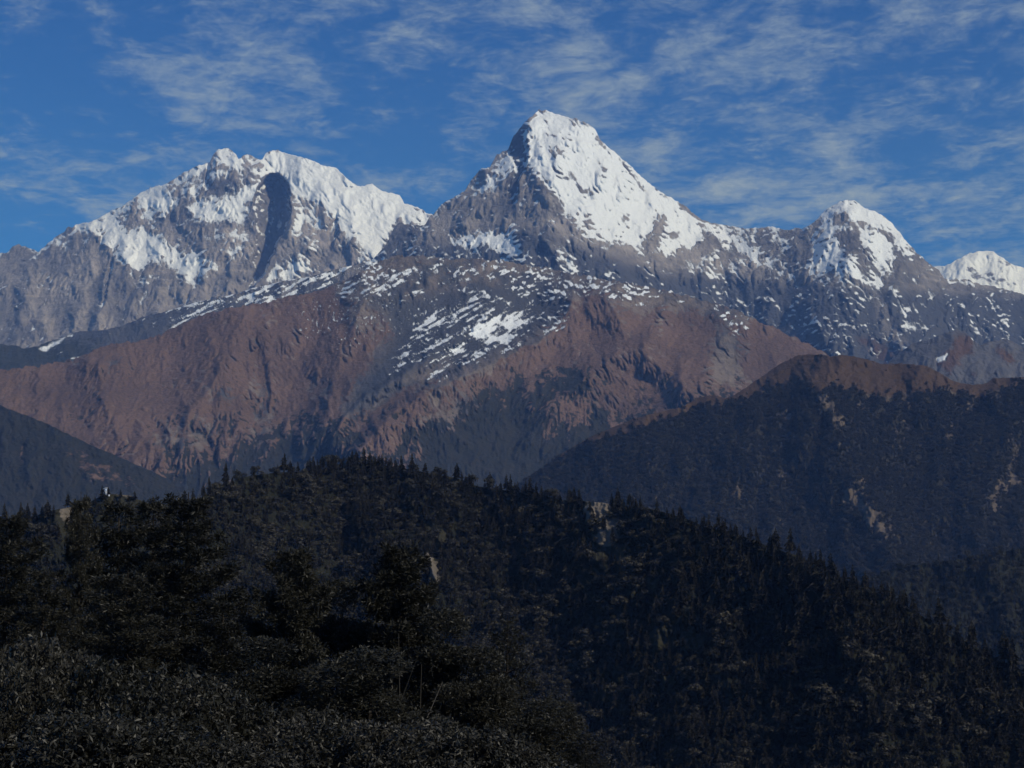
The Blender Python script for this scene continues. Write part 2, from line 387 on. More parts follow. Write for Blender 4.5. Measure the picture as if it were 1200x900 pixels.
jag = fbm(X / 5, Y / 7, 9, 4, 0.6)
g.R += 2.2 * (jag - 0.5); crisp(g, 300, 0.55)
M = g.mask
snow = np.full_like(X, -0.12)
for p, v in [
    (Q(0, 150, 3, [(0, 432), (60, 400), (140, 425), (180, 395), (240, 345), (250, 352), (210, 420), (190, 400), (135, 438), (62, 415), (0, 445)]), .62),
    (Q(0, 150, 3, [(240, 340), (330, 318), (380, 290), (440, 262), (480, 228), (500, 250), (470, 262), (430, 290), (390, 305), (340, 345), (330, 358), (250, 365)]), .95),
    (Q(0, 150, 3, [(350, 325), (420, 318), (445, 365), (500, 350), (560, 385), (600, 410), (640, 430), (690, 450), (740, 470), (752, 500), (700, 520), (680, 548), (650, 530), (640, 510), (590, 480), (540, 470), (500, 492), (470, 505), (430, 475), (405, 440), (400, 420), (370, 405), (350, 370)]), .95),
    (Q(0, 150, 3, [(478, 240), (500, 225), (540, 200), (590, 188), (600, 215), (612, 255), (600, 300), (570, 295), (540, 285), (500, 300), (478, 285)]), .85),
    (Q(0, 150, 3, [(590, 190), (640, 152), (690, 128), (745, 115), (735, 150), (700, 165), (660, 180), (625, 190)]), .8),
    (Q(0, 150, 3, [(640, 200), (700, 175), (725, 200), (690, 245), (650, 240)]), .55),
    (Q(0, 150, 3, [(500, 285), (540, 290), (540, 350), (515, 340)]), .7),
    (Q(240, 160, 7.5, [(110, 95), (210, 90), (250, 130), (300, 170), (305, 240), (300, 300), (240, 250), (180, 225), (140, 170)]), .95),
    (Q(240, 160, 7.5, [(75, 130), (110, 150), (165, 210), (120, 245), (60, 250), (45, 270), (60, 200)]), .85),
    (Q(240, 160, 7.5, [(25, 310), (100, 305), (190, 320), (185, 350), (60, 355), (20, 345)]), .8),
    (Q(240, 160, 7.5, [(330, 150), (390, 150), (430, 200), (500, 215), (500, 330), (440, 300), (400, 240), (350, 190)]), .6),
    (Q(0, 150, 3, [(668, 290), (700, 262), (722, 250), (820, 245), (840, 225), (870, 215), (900, 205), (900, 240), (860, 270), (905, 292), (860, 305), (845, 335), (800, 325), (765, 330), (725, 320), (700, 330), (675, 315)]), .95),
    (Q(0, 150, 3, [(770, 378), (830, 360), (855, 380), (840, 398), (790, 392)]), .62), (Q(0, 150, 3, [(800, 440), (830, 420), (845, 440), (815, 475)]), .55), (Q(0, 150, 3, [(640, 390), (680, 380), (670, 420)]), .4),
    (Q(250, 150, 3, [(170, 105), (190, 72), (265, 88), (340, 100), (430, 132), (515, 200), (560, 188), (655, 230), (760, 300), (745, 335), (640, 330), (612, 385), (585, 440), (545, 462), (530, 430), (512, 400), (470, 372), (440, 342), (405, 300), (380, 262), (345, 238), (320, 245), (285, 245), (262, 225), (250, 190), (240, 165), (200, 155), (160, 165), (170, 130)]), 1.15),
    (Q(250, 150, 3, [(250, 365), (275, 320), (290, 300), (335, 288), (345, 300), (375, 320), (395, 345), (370, 350), (330, 345), (290, 360)]), .85),
    (Q(250, 150, 3, [(315, 390), (340, 395), (375, 415), (365, 428), (330, 425)]), .8),
    (Q(250, 150, 3, [(165, 515), (185, 485), (225, 495), (250, 478), (330, 465), (350, 498), (330, 510), (280, 525), (235, 540), (180, 545)]), .9),
    (Q(250, 150, 3, [(232, 318), (246, 350), (225, 395), (212, 405), (215, 370)]), .9),
    (Q(250, 150, 3, [(225, 450), (270, 455), (260, 475), (220, 480)]), .5), (Q(250, 150, 3, [(200, 410), (232, 415), (205, 440)]), .6),
    (Q(250, 150, 3, [(420, 300), (445, 340), (520, 400), (545, 462), (500, 480), (520, 440), (480, 400), (440, 360)]), .5),
    (Q(0, 150, 3, [(455, 535), (500, 520), (560, 545), (510, 610), (485, 640), (520, 575)]), .42), (Q(0, 150, 3, [(600, 575), (640, 620), (690, 600), (640, 600)]), .38),
]: snow = np.maximum(snow, M(p, 9) * (v + 0.12) - 0.12)
shape = Q(250, 150, 3, [(160, 185), (250, 160), (275, 240), (275, 330), (215, 420), (130, 552), (100, 552), (150, 470), (140, 300)])  # outline of the shadowed recess wall
snow = snow - 0.5 * M(shape, 6) * (snow > 0.1)  # less snow there, so the painted shade stays dark
cv = g.curv(4)
snow += 0.20 * g.ledge() + np.clip(-cv * 0.12, -0.3, 0.3) + 1.1 * (fbm(X / 10, Y / 12, 31, 5, 0.65) - 0.5) + np.clip((300 - Y) / 900, -0.1, 0.12)
streaks = fbm((X + 0.2 * Y) / 5, Y / 26, 33, 4, 0.6)
snow += 0.6 * (streaks - 0.5)
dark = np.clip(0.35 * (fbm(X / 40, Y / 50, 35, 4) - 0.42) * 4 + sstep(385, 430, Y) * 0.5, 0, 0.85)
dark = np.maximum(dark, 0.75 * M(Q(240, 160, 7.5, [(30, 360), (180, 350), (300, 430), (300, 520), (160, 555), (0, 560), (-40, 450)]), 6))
dark = np.maximum(dark, 0.55 * M(shape, 8)); dark = np.maximum(dark, 0.5 * M(Q(0, 150, 3, [(0, 560), (90, 560), (120, 700), (60, 780), (-200, 780)]), 12)); dark = np.maximum(dark, 0.45 * M(Q(0, 150, 3, [(170, 580), (240, 600), (290, 690), (200, 700)]), 12))  # shape mask: the recess's cast shadow painted into the rock colour
Zr = np.zeros_like(X)
g_jag['snow_massif'] = 5.0
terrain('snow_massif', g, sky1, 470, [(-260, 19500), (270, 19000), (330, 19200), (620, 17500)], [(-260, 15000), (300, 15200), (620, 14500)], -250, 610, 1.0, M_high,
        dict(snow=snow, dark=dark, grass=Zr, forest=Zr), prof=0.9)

# ------------------------------------------------------------------ 2. far white peak on the right, 23 km off
g = Grid(1020, 1480, 270, 400, 21, warp=2.0, wscale=14); X, Y = g.X, g.Y
g.ridge([(1148, 293), (1146, 310), (1150, 335)], 10, 26, 60, 1.2); g.ridge([(1120, 305), (1128, 330)], 6, 20, 20)
rough(g, 25)
g.erode(0.9, n=6000, steps=50, rounds=4, seed=4)
snow = np.full_like(X, 0.95) + 0.5 * (fbm(X / 8, Y / 10, 31, 4, 0.6) - 0.5) + 0.15 * g.ledge()
snow -= 0.6 * g.mask(Q(900, 200, 3, [(690, 340), (740, 345), (800, 360), (880, 390), (860, 415), (770, 400), (700, 380)]), 6)
snow -= 0.8 * g.mask(Q(900, 200, 3, [(800, 310), (860, 325), (840, 340)]), 3)
g_jag['white_peak'] = 3.0
terrain('white_peak', g, [(1020, 330), (1080, 313)] + Q(900, 200, 3, [(620, 335), (660, 315), (710, 290), (745, 280), (790, 285), (830, 310), (860, 330), (900, 340)]) + [(1260, 330), (1480, 345)],
        395, 23000, 20500, 1030, 1470, 1.0, M_high, dict(snow=snow, dark=X * 0 + 0.5, grass=X * 0, forest=X * 0))

# ------------------------------------------------------------------ 3. the central pyramid and the domed peak to its right, 15 km off
g = Grid(360, 1480, 110, 500, 31, warp=2.2, wscale=15); X, Y = g.X, g.Y
sky2 = [(360, 362), (390, 350), (410, 335), (425, 315)] + Q(250, 150, 3, [(550, 470), (600, 420), (625, 375), (640, 345), (655, 333), (700, 340), (740, 345), (752, 325)]) + \
    Q(450, 100, 3, [(160, 462), (175, 452), (205, 415), (260, 385), (282, 375), (305, 335), (340, 295), (372, 285), (400, 240), (435, 228), (455, 180), (490, 135), (520, 108), (545, 85), (580, 92), (630, 108), (680, 118), (720, 138), (745, 158), (760, 190), (800, 225), (860, 277)]) + \
    Q(700, 150, 3, [(180, 193), (240, 235), (300, 267), (350, 310), (380, 325), (410, 335), (450, 340), (500, 350), (560, 353), (600, 348), (660, 358), (720, 352), (745, 345), (770, 320), (800, 290), (830, 268)]) + \
    Q(900, 200, 3, [(250, 109), (275, 101), (310, 107), (340, 130), (400, 155), (440, 190), (480, 240), (520, 285), (560, 320), (600, 350), (620, 378), (700, 383), (760, 402), (850, 420), (900, 434)]) + [(1290, 360), (1480, 380)]
g.R += 34 * (fbm(X / 130, Y / 110, 3, 3) - 0.5)
# summit arete with its steep left wall
g.ridge([(628, 129), (618, 145), (617, 160), (620, 177), (615, 196), (612, 207), (606, 236), (598, 262)], 26, 22, 150, 1.0, 0.3)
g.ridge([(594, 177), (592, 200), (580, 225), (560, 250), (545, 262)], 12, 20, 12)
g.ridge([(573, 194), (570, 210), (556, 232)], 10, 12, 20); g.ridge([(545, 226), (528, 250), (505, 275)], 10, 30, 40)
g.ridge([(621, 195), (640, 220), (668, 262), (690, 285), (720, 300)], 13, 60, 30, 1.2)
g.ridge([(700, 165), (730, 205), (752, 240), (765, 275), (768, 300)], 9, 30, 50)
g.ridge([(760, 215), (776, 245), (770, 285)], 10, 18, 30)
g.ridge([(808, 246), (836, 275), (862, 300), (885, 325)], 13, 26, 40)
g.ridge([(630, 255), (655, 290), (690, 318), (740, 335)], 14, 40, 60)
g.ridge([(795, 322), (815, 318), (850, 330), (880, 312)], 14, 24, 60); g.ridge([(830, 320), (826, 350), (820, 370)], 9, 18, 18); g.ridge([(872, 318), (878, 350), (870, 380)], 12, 22, 22)
g.ridge([(470, 265), (480, 290), (500, 310)], 12, 30, 20); g.ridge([(497, 265), (505, 290), (530, 310)], 8, 20, 25)
g.ridge([(536, 230), (540, 260), (545, 275)], 8, 14, 30)
# domed peak
g.ridge([(990, 234), (1000, 262), (1003, 290), (1000, 320), (992, 350)], 12, 30, 34, 1.1)
g.ridge([(962, 250), (968, 285), (962, 320)], 10, 30, 22)
g.ridge([(1040, 257), (1050, 290), (1056, 330), (1050, 360), (1058, 400)], 20, 26, 50)
g.ridge([(1070, 293), (1086, 335), (1090, 370)], 10, 26, 40)
g.ridge([(1118, 342), (1105, 365), (1080, 400), (1062, 425)], 38, 26, 80, 1.1)
g.ridge([(1140, 345), (1150, 380), (1180, 410)], 26, 26, 60); g.ridge([(935, 345), (955, 375), (970, 412)], 32, 28, 60); g.ridge([(905, 345), (900, 380), (925, 400)], 20, 20, 34)
g.ridge([(900, 270), (905, 310), (900, 345)], 6, 24, 24); g.ridge([(925, 270), (935, 310), (940, 345)], 6, 18, 24)
rough(g, 15, 1.25)
g.erode(0.9, n=42000, steps=65, rounds=8, seed=7, hor=[(360, -190), (631, 0), (880, -170), (990, -90), (1480, -420)])
g.pit([(610, 146), (600, 163), (595, 177), (600, 190), (602, 203), (595, 216), (593, 236), (592, 242)],
      [(617, 146), (615, 163), (620, 177), (615, 193), (612, 205), (608, 218), (604, 236), (600, 242)], 17)
g.pit([(612, 200), (611, 218)], [(621, 200), (616, 218)], 9)
g.R += 2.0 * (fbm(X / 5, Y / 7, 9, 4, 0.6) - 0.5); crisp(g, 310, 0.55)
M = g.mask
snow = np.full_like(X, -0.14)
holes = np.zeros_like(X)
for p, v in [
    (Q(450, 100, 3, [(545, 80), (580, 84), (630, 98), (690, 110), (750, 150), (770, 190), (800, 215), (860, 262), (1000, 380), (1080, 440), (1140, 480), (1180, 500), (1170, 520), (1130, 490), (1100, 560), (1050, 570), (1000, 600), (960, 590), (930, 560), (900, 580), (840, 560), (780, 572), (735, 545), (690, 500), (650, 470), (625, 420), (600, 372), (550, 330), (520, 285), (495, 270), (513, 230), (497, 200), (500, 150), (488, 132), (520, 105)]), 1.15),
    (Q(450, 100, 3, [(300, 385), (345, 345), (400, 290), (440, 250), (455, 262), (455, 300), (420, 320), (380, 360), (345, 385)]), 1.0),
    (Q(450, 100, 3, [(372, 285), (410, 235), (440, 228), (430, 262), (385, 305)]), .72), (Q(450, 100, 3, [(292, 378), (305, 345), (345, 335), (335, 360), (300, 388)]), .8),
    (Q(450, 100, 3, [(200, 412), (262, 380), (258, 395), (205, 425), (180, 460), (170, 455)]), .6), (Q(450, 100, 3, [(335, 285), (368, 282), (355, 300), (338, 302)]), .7),
    (Q(450, 100, 3, [(255, 542), (325, 518), (400, 520), (448, 530), (470, 560), (488, 600), (465, 612), (435, 608), (405, 588), (370, 565), (345, 572), (330, 592), (310, 585), (290, 570), (265, 565)]), 1.0),
    (Q(450, 100, 3, [(450, 470), (470, 455), (480, 480), (440, 520)]), .5),
    (Q(450, 100, 3, [(600, 565), (640, 560), (630, 600), (660, 640), (700, 650), (660, 655), (620, 620)]), .5),
    (Q(700, 150, 3, [(380, 322), (460, 338), (475, 362), (500, 385), (555, 418), (580, 455), (560, 470), (540, 450), (495, 430), (450, 400), (420, 372), (400, 345)]), 1.0),
    (Q(700, 150, 3, [(480, 355), (555, 358), (550, 400), (520, 385), (490, 380)]), .6), (Q(700, 150, 3, [(600, 350), (740, 345), (740, 358), (660, 362), (600, 358)]), .7),
    (Q(700, 150, 3, [(600, 370), (625, 375), (630, 400), (605, 395)]), .65), (Q(700, 150, 3, [(650, 400), (682, 402), (680, 422), (652, 420)]), .65),
    (Q(700, 150, 3, [(600, 450), (625, 470), (640, 500), (680, 520), (692, 545), (650, 540), (610, 505), (560, 470)]), .72),
    (Q(700, 150, 3, [(370, 448), (410, 450), (412, 470), (375, 476), (365, 462)]), .95),
    (Q(700, 150, 3, [(330, 488), (400, 480), (470, 478), (510, 460), (530, 470), (490, 500), (440, 505), (390, 505)]), .68),
    (Q(900, 200, 3, [(165, 178), (200, 135), (245, 108), (275, 95), (340, 120), (400, 148), (450, 190), (480, 240), (505, 290), (498, 305), (465, 262), (440, 225), (400, 195), (360, 175), (330, 165), (330, 180), (300, 175), (275, 160), (255, 150), (230, 165), (195, 160)]), 1.0),
    (Q(900, 200, 3, [(188, 185), (220, 170), (235, 200), (240, 245), (262, 285), (260, 320), (262, 355), (230, 348), (190, 375), (155, 368), (150, 340), (158, 300), (175, 250)]), .88),
    (Q(900, 200, 3, [(320, 205), (350, 200), (410, 228), (430, 262), (436, 300), (432, 362), (405, 345), (375, 310), (352, 270), (325, 245)]), .95),
    (Q(900, 200, 3, [(265, 305), (300, 300), (335, 330), (330, 372), (300, 380), (275, 350)]), .8), (Q(900, 200, 3, [(340, 365), (390, 375), (392, 405), (350, 395)]), .75),
    (Q(900, 200, 3, [(230, 350), (262, 355), (268, 420), (272, 460), (255, 420)]), .55), (Q(900, 200, 3, [(298, 385), (320, 390), (310, 420), (306, 450)]), .5), (Q(900, 200, 3, [(195, 385), (205, 388), (202, 420)]), .6),
    (Q(900, 200, 3, [(240, 185), (275, 190), (300, 185), (290, 215), (250, 215)]), .55), (Q(900, 200, 3, [(440, 190), (420, 210), (445, 240), (470, 285)]), .35),
    (Q(900, 200, 3, [(0, 290), (30, 320), (85, 380), (90, 395), (40, 380), (0, 340)]), .68), (Q(900, 200, 3, [(0, 215), (20, 225), (30, 248), (5, 245)]), .5),
    (Q(900, 200, 3, [(620, 375), (700, 383), (760, 402), (700, 392), (640, 385)]), .6),
    (Q(900, 200, 3, [(720, 540), (740, 545), (740, 558), (722, 555)]), .5), (Q(900, 200, 3, [(780, 548), (830, 530), (815, 545), (785, 556)]), .5), (Q(900, 200, 3, [(440, 415), (458, 440), (490, 500), (515, 600), (498, 570), (470, 500)]), .42),
]: snow = np.maximum(snow, M(p, 9) * (v + 0.14) - 0.14)
for p, v in [
    (Q(560, 120, 7.5, [(570, 155), (660, 165), (740, 200), (740, 290), (855, 280), (850, 310), (760, 320), (690, 300), (640, 250), (650, 200)]), .62),
    (Q(560, 120, 7.5, [(500, 300), (560, 320), (700, 350), (758, 430), (740, 450), (650, 480), (620, 470), (570, 400), (640, 390), (560, 350)]), .9),
    (Q(560, 120, 7.5, [(850, 145), (910, 200), (890, 215), (850, 170)]), .9), (Q(560, 120, 7.5, [(1010, 300), (1060, 310), (1085, 370), (1040, 345)]), .95),
    (Q(560, 120, 7.5, [(640, 565), (700, 590), (740, 620), (835, 640), (850, 700), (980, 740), (1080, 800), (1070, 820), (980, 770), (930, 795), (870, 750), (800, 680), (700, 650), (650, 610)]), 1.05),
    (Q(560, 120, 7.5, [(915, 475), (975, 480), (970, 500), (920, 505)]), .8), (Q(560, 120, 7.5, [(1085, 550), (1115, 580), (1120, 620), (1095, 600)]), .85),
    (Q(560, 120, 7.5, [(1060, 660), (1120, 640), (1100, 680)]), .85),
    (Q(700, 150, 3, [(60, 105), (100, 125), (150, 180), (185, 225), (175, 240), (115, 215), (110, 200), (130, 195), (80, 140)]), .85),
    (Q(700, 150, 3, [(205, 215), (240, 240), (275, 290), (250, 285), (225, 250)]), .8),
    (Q(700, 150, 3, [(285, 260), (320, 290), (372, 330), (345, 325), (310, 300)]), 1.3),
    (Q(700, 150, 3, [(205, 270), (235, 310), (252, 350), (300, 355), (320, 375), (290, 390), (240, 392), (215, 420), (190, 440), (160, 400), (150, 380), (190, 350)]), .95),
    (Q(700, 150, 3, [(75, 310), (125, 290), (135, 320), (100, 340)]), .85), (Q(700, 150, 3, [(200, 440), (240, 465), (270, 455), (285, 470), (240, 490), (200, 490)]), .85),
    (Q(700, 150, 3, [(250, 300), (320, 305), (300, 320), (255, 318)]), .6), (Q(700, 150, 3, [(0, 390), (60, 400), (90, 440), (20, 440), (-40, 430)]), .45), (Q(700, 150, 3, [(20, 330), (60, 355), (95, 420), (60, 400)]), .45),
    (Q(450, 100, 3, [(650, 450), (720, 455), (740, 490), (700, 500), (660, 480)]), .7), (Q(450, 100, 3, [(750, 480), (830, 560), (840, 590), (780, 572), (760, 540)]), .5),
    (Q(900, 200, 3, [(230, 160), (262, 150), (272, 170), (235, 185)]), .8), (Q(900, 200, 3, [(235, 215), (300, 215), (320, 260), (300, 290), (270, 270), (245, 240)]), .3),
]: holes = np.maximum(holes, M(p, 6) * v)
snow -= holes
snow += 0.14 * sstep(930, 960, X) * (1 - sstep(330, 350, Y)) * (snow > 0)
cv = g.curv(4)
snow += 0.20 * g.ledge() + np.clip(-cv * 0.12, -0.3, 0.3) + 1.1 * (fbm(X / 10, Y / 12, 31, 5, 0.65) - 0.5) + 1.0 * (fbm((X - 0.55 * Y) / 4.5, Y / 22, 33, 4, 0.6) - 0.5)
# scattered snow along the ledges low on the faces
led = fbm((X + 0.6 * Y) / 10, (Y - 0.4 * X) / 2.6, 41, 5, 0.68) + 0.05 * g.ledge()
low = sstep(290, 310, Y) * (1 - sstep(330, 360, Y)) * (X < 700) + sstep(335, 350, Y) * (1 - sstep(385, 420, Y)) * (X > 780) * (0.56 - 0.30 * sstep(980, 1080, X))
snow = np.where(snow < 0.4, np.maximum(snow, snow + low * (led - 0.45 - 0.16 * (1 - sstep(0.44, 0.58, fbm(X / 30, Y / 18, 47, 4)))) * 3.2), snow)
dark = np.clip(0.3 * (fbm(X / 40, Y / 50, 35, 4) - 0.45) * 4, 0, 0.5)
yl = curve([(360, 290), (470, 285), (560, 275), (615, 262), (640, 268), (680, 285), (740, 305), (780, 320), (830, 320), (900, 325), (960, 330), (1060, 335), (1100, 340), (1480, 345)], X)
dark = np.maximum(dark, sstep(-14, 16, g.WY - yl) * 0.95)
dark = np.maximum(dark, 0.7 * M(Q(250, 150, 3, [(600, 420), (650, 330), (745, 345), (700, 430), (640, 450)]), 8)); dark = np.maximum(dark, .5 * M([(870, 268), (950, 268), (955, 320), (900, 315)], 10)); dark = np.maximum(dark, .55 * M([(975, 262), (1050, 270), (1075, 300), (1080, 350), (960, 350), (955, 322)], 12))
dark = np.maximum(dark, 0.95 * M([(610, 146), (617, 146), (620, 177), (612, 205), (603, 240), (592, 245), (593, 215), (602, 203), (594, 177)], 4))  # shade of the arete's left wall painted into the rock colour
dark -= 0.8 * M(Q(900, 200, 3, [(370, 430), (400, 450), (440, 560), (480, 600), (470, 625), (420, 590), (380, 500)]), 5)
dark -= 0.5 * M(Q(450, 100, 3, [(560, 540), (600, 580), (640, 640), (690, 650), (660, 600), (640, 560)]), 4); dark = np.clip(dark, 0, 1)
grass = 0.62 * M(Q(900, 200, 3, [(270, 540), (330, 560), (420, 600), (470, 630), (440, 700), (370, 680), (300, 600)]), 10) + 0.5 * M(Q(900, 200, 3, [(200, 490), (240, 540), (230, 600), (190, 560)]), 8)
g_jag['snow_peaks'] = 4.5
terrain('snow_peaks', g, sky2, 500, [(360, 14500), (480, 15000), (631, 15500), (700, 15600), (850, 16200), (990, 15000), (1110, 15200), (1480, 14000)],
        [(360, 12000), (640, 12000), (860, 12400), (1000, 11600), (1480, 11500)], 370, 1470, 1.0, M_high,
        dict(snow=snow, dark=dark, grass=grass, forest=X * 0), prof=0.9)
# ------------------------------------------------------------------ 4. dark ridge behind the brown hill, left, 12.5 km off
g = Grid(-260, 560, 290, 470, 41, warp=2.0, wscale=14); X, Y = g.X, g.Y
g.R += 14 * (fbm(X / 90, Y / 70, 8, 3) - 0.5)
rough(g, 45, 0.9); g.erode(0.8, n=14000, steps=40, rounds=5, seed=3)
snow = -0.3 + 0.9 * (fbm(X / 9, Y / 6, 31, 5, 0.65) - 0.5)
skyd = [(-260, 400), (-60, 398)] + Q(0, 150, 3, [(0, 760), (60, 766), (90, 778), (150, 760), (280, 715), (370, 710), (430, 695), (500, 665), (560, 650), (600, 640), (700, 610), (800, 590), (900, 560)]) + [(330, 330), (370, 322), (400, 314), (433, 306), (470, 312), (560, 330)]
cl_ = curve(skyd, X)
led = fbm((X + 0.6 * Y) / 11, (Y + 0.4 * X) / 2.4, 41, 5, 0.68) + 0.05 * g.ledge()
snow = np.maximum(snow, (0.02 + 0.16 * sstep(170, 300, X)) + (led - 0.50) * 4.0 - 1.2 * (1 - sstep(150, 230, X)) - (g.WY - cl_ - 20) * 0.01)
snow = np.maximum(snow, 0.9 * g.mask(Q(0, 150, 3, [(138, 775), (190, 750), (225, 735), (200, 760), (150, 780)]), 4)); snow = np.maximum(snow, 0.85 * g.mask(Q(0, 150, 3, [(240, 728), (265, 720), (255, 735)]), 3)); snow = np.maximum(snow, 0.8 * g.mask(Q(0, 150, 3, [(585, 712), (630, 690), (632, 705), (595, 718)]), 3)); snow = np.maximum(snow, 0.8 * g.mask(Q(0, 150, 3, [(255, 815), (285, 805), (275, 815)]), 3))
dark = np.clip(0.92 - 0.4 * sstep(200, 330, X) * (fbm(X / 20, Y / 20, 55, 4) > 0.5), 0, 1)
g_jag['dark_ridge'] = 3.0
terrain('dark_ridge', g, skyd, 470, 12300, [(-260, 10500), (560, 11000)], -250, 540, 1.0, M_high, dict(snow=snow, dark=dark, grass=X * 0, forest=0.9 * (1 - sstep(0, 240, X)) * sstep(370, 410, Y)))

# ------------------------------------------------------------------ 5. small dark spurs on the right, 9.8 km off
g = Grid(1000, 1480, 370, 500, 51, warp=2.0, wscale=12); X, Y = g.X, g.Y
skys = [(1000, 460), (1040, 425)] + Q(900, 200, 3, [(470, 635), (510, 605), (560, 595), (610, 575), (660, 558), (690, 565), (715, 590), (745, 612), (790, 600), (840, 590), (870, 605), (900, 622)]) + [(1240, 400), (1480, 380)]
g.ridge([(1120, 386), (1112, 410), (1100, 440)], 14, 30, 50); g.ridge([(1180, 396), (1170, 420), (1160, 450)], 12, 30, 40)
rough(g, 55, 0.9); g.erode(0.8, n=9000, steps=40, rounds=5, seed=3)
grass = 0.75 * g.mask(Q(900, 200, 3, [(660, 565), (720, 590), (730, 640), (680, 680), (640, 720), (590, 690), (580, 670), (640, 620)]), 8) + 0.7 * g.mask(Q(900, 200, 3, [(800, 600), (870, 640), (880, 680), (840, 690), (800, 640)]), 8) + .5 * g.mask(Q(900, 200, 3, [(700, 690), (760, 700), (740, 750), (690, 740)]), 8)
snow = -0.4 + X * 0; snow = np.maximum(snow, 0.9 * g.mask(Q(900, 200, 3, [(590, 660), (632, 645), (625, 662), (600, 670)]), 3))
g_jag['dark_spurs'] = 3.0
terrain('dark_spurs', g, skys, 500, 9800, 8800, 1005, 1470, 1.0, M_high, dict(snow=snow, dark=X * 0 + 0.8, grass=grass, forest=X * 0))

# ------------------------------------------------------------------ 6. the broad brown hill, 9 km off
g = Grid(-300, 1180, 285, 640, 61, warp=3.0, wscale=18); X, Y = g.X, g.Y
skyb = [(-300, 452), (-150, 440), (0, 434)] + Q(0, 150, 3, [(150, 835), (270, 810), (350, 770), (430, 755), (500, 745), (570, 722), (630, 692), (720, 655), (800, 632), (880, 622)]) + \
    [(320, 352), (350, 345), (380, 338), (400, 330), (425, 317), (445, 306), (465, 300), (500, 300), (530, 304), (560, 303), (590, 306), (620, 311), (650, 316), (680, 322), (710, 327), (745, 333), (780, 340), (815, 349), (850, 358), (870, 366), (890, 378), (910, 386), (940, 400), (966, 412), (1000, 440), (1180, 520)]
g.R += 36 * (fbm(X / 170, Y / 120, 83, 3) - 0.5)
g.ridge([(684, 325), (672, 350), (655, 380), (625, 402), (590, 420), (545, 440), (500, 462), (455, 490), (420, 530)], 44, 42, 80, 1.0, -0.2)
g.ridge([(684, 325), (720, 360), (735, 400), (705, 432), (665, 458), (640, 485)], 40, 45, 60, 1.0)
g.ridge([(735, 400), (790, 440), (830, 480)], 22, 34, 60, 1.0)
g.ridge([(860, 366), (850, 400), (820, 440), (790, 480)], 12, 60, 40); g.ridge([(770, 345), (790, 390), (800, 440)], 10, 50, 40)
g.ridge([(600, 345), (560, 380), (510, 410), (470, 440), (420, 470), (380, 520)], 26, 40, 24, 1.0, -0.2)
g.ridge([(440, 320), (420, 370), (400, 420), (380, 470)], 24, 40, 50); g.ridge([(300, 355), (270, 400), (250, 450), (200, 520)], 26, 50, 80, 1.0, -0.3)
g.ridge([(120, 410), (110, 450), (130, 490), (160, 550)], 24, 36, 60)
g.R *= 1.5; rough(g, 65, 0.85); g.R += 9 * spurs(X / 30, Y / 26, 661) * (1 - sstep(330, 380, Y)) * sstep(380, 450, X)
gz = sstep(470, 500, Y) * sstep(150, 200, X) * (1 - sstep(400, 450, X))
g.R += gz * 28 * (fbm((X + 0.2 * Y) / 17, Y / 60, 91, 4, 0.5, True) - 0.5)
for a in ([(305, 405), (304, 425), (310, 445), (308, 470), (302, 500)], [(230, 500), (250, 540), (262, 560)], [(170, 480), (200, 530)], [(560, 400), (500, 440), (440, 480)]):
    g.ridge(a, -20, 13, 10)
g.erode(0.75, n=60000, steps=55, rounds=9, seed=9, hor=[(-300, -220), (250, 0), (420, -60), (560, -70), (690, 0), (1180, -330)])
g.R += 1.6 * (fbm(X / 4, Y / 5, 19, 4, 0.6) - 0.5); crisp(g, 320, 0.5)
M = g.mask; cv = g.curv(4)
fine_ = fbm(X / 6, Y / 7, 77, 5, 0.65) - 0.5; mid_ = fbm(X / 26, Y / 22, 78, 5, 0.6) - 0.5
grass = 0.95 + X * 0
grass -= 0.9 * M([(400, 322), (430, 300), (560, 296), (700, 318), (850, 352), (880, 372), (830, 372), (780, 360), (720, 355), (690, 340), (668, 350), (655, 378), (610, 405), (570, 425), (545, 438), (555, 415), (505, 425), (470, 440), (440, 470), (415, 490), (400, 480), (430, 440), (455, 410), (470, 395), (445, 370), (420, 362), (390, 345)], 16)
for p, v in [(Q(400, 380, 3, [(230, 60), (300, 60), (390, 100), (380, 130), (300, 150), (200, 215), (120, 260), (80, 240), (130, 180), (190, 120)]), .9),
             (Q(400, 380, 3, [(500, 110), (520, 130), (450, 180), (380, 220), (320, 260), (310, 250), (380, 190), (440, 150)]), .9),
             (Q(400, 380, 3, [(260, 320), (330, 290), (420, 240), (490, 240), (500, 290), (440, 330), (380, 370), (300, 380)]), .5),
             (Q(700, 150, 3, [(445, 715), (500, 725), (515, 790), (480, 790), (450, 760)]), .8),
             (Q(0, 400, 3, [(870, 160), (940, 150), (960, 210), (960, 300), (910, 380), (890, 340), (900, 230)]), .55), (Q(0, 400, 3, [(690, 150), (800, 165), (830, 190), (800, 200), (720, 180)]), .6), (Q(0, 400, 3, [(1070, 155), (1160, 160), (1170, 185), (1100, 180)]), .6),
             (Q(0, 400, 3, [(580, 280), (750, 275), (760, 330), (700, 400), (600, 400), (540, 340)]), .42), (Q(0, 400, 3, [(380, 50), (420, 50), (420, 85), (380, 85)]), .5),
             (Q(250, 150, 3, [(400, 640), (480, 650), (560, 700), (560, 740), (500, 710), (420, 670)]), .55), (Q(250, 150, 3, [(600, 780), (700, 730), (900, 700), (900, 780), (850, 860), (760, 900), (560, 900)]), .8)]:
    grass -= v * M(p, 12)
grass += -1.6 * np.clip(-cv * 0.16, 0, 0.6) - 0.10 * g.ledge() + 1.4 * mid_ * sstep(300, 420, 800 - Y) * 0.5 + 0.9 * fine_
forest = -0.3 + X * 0
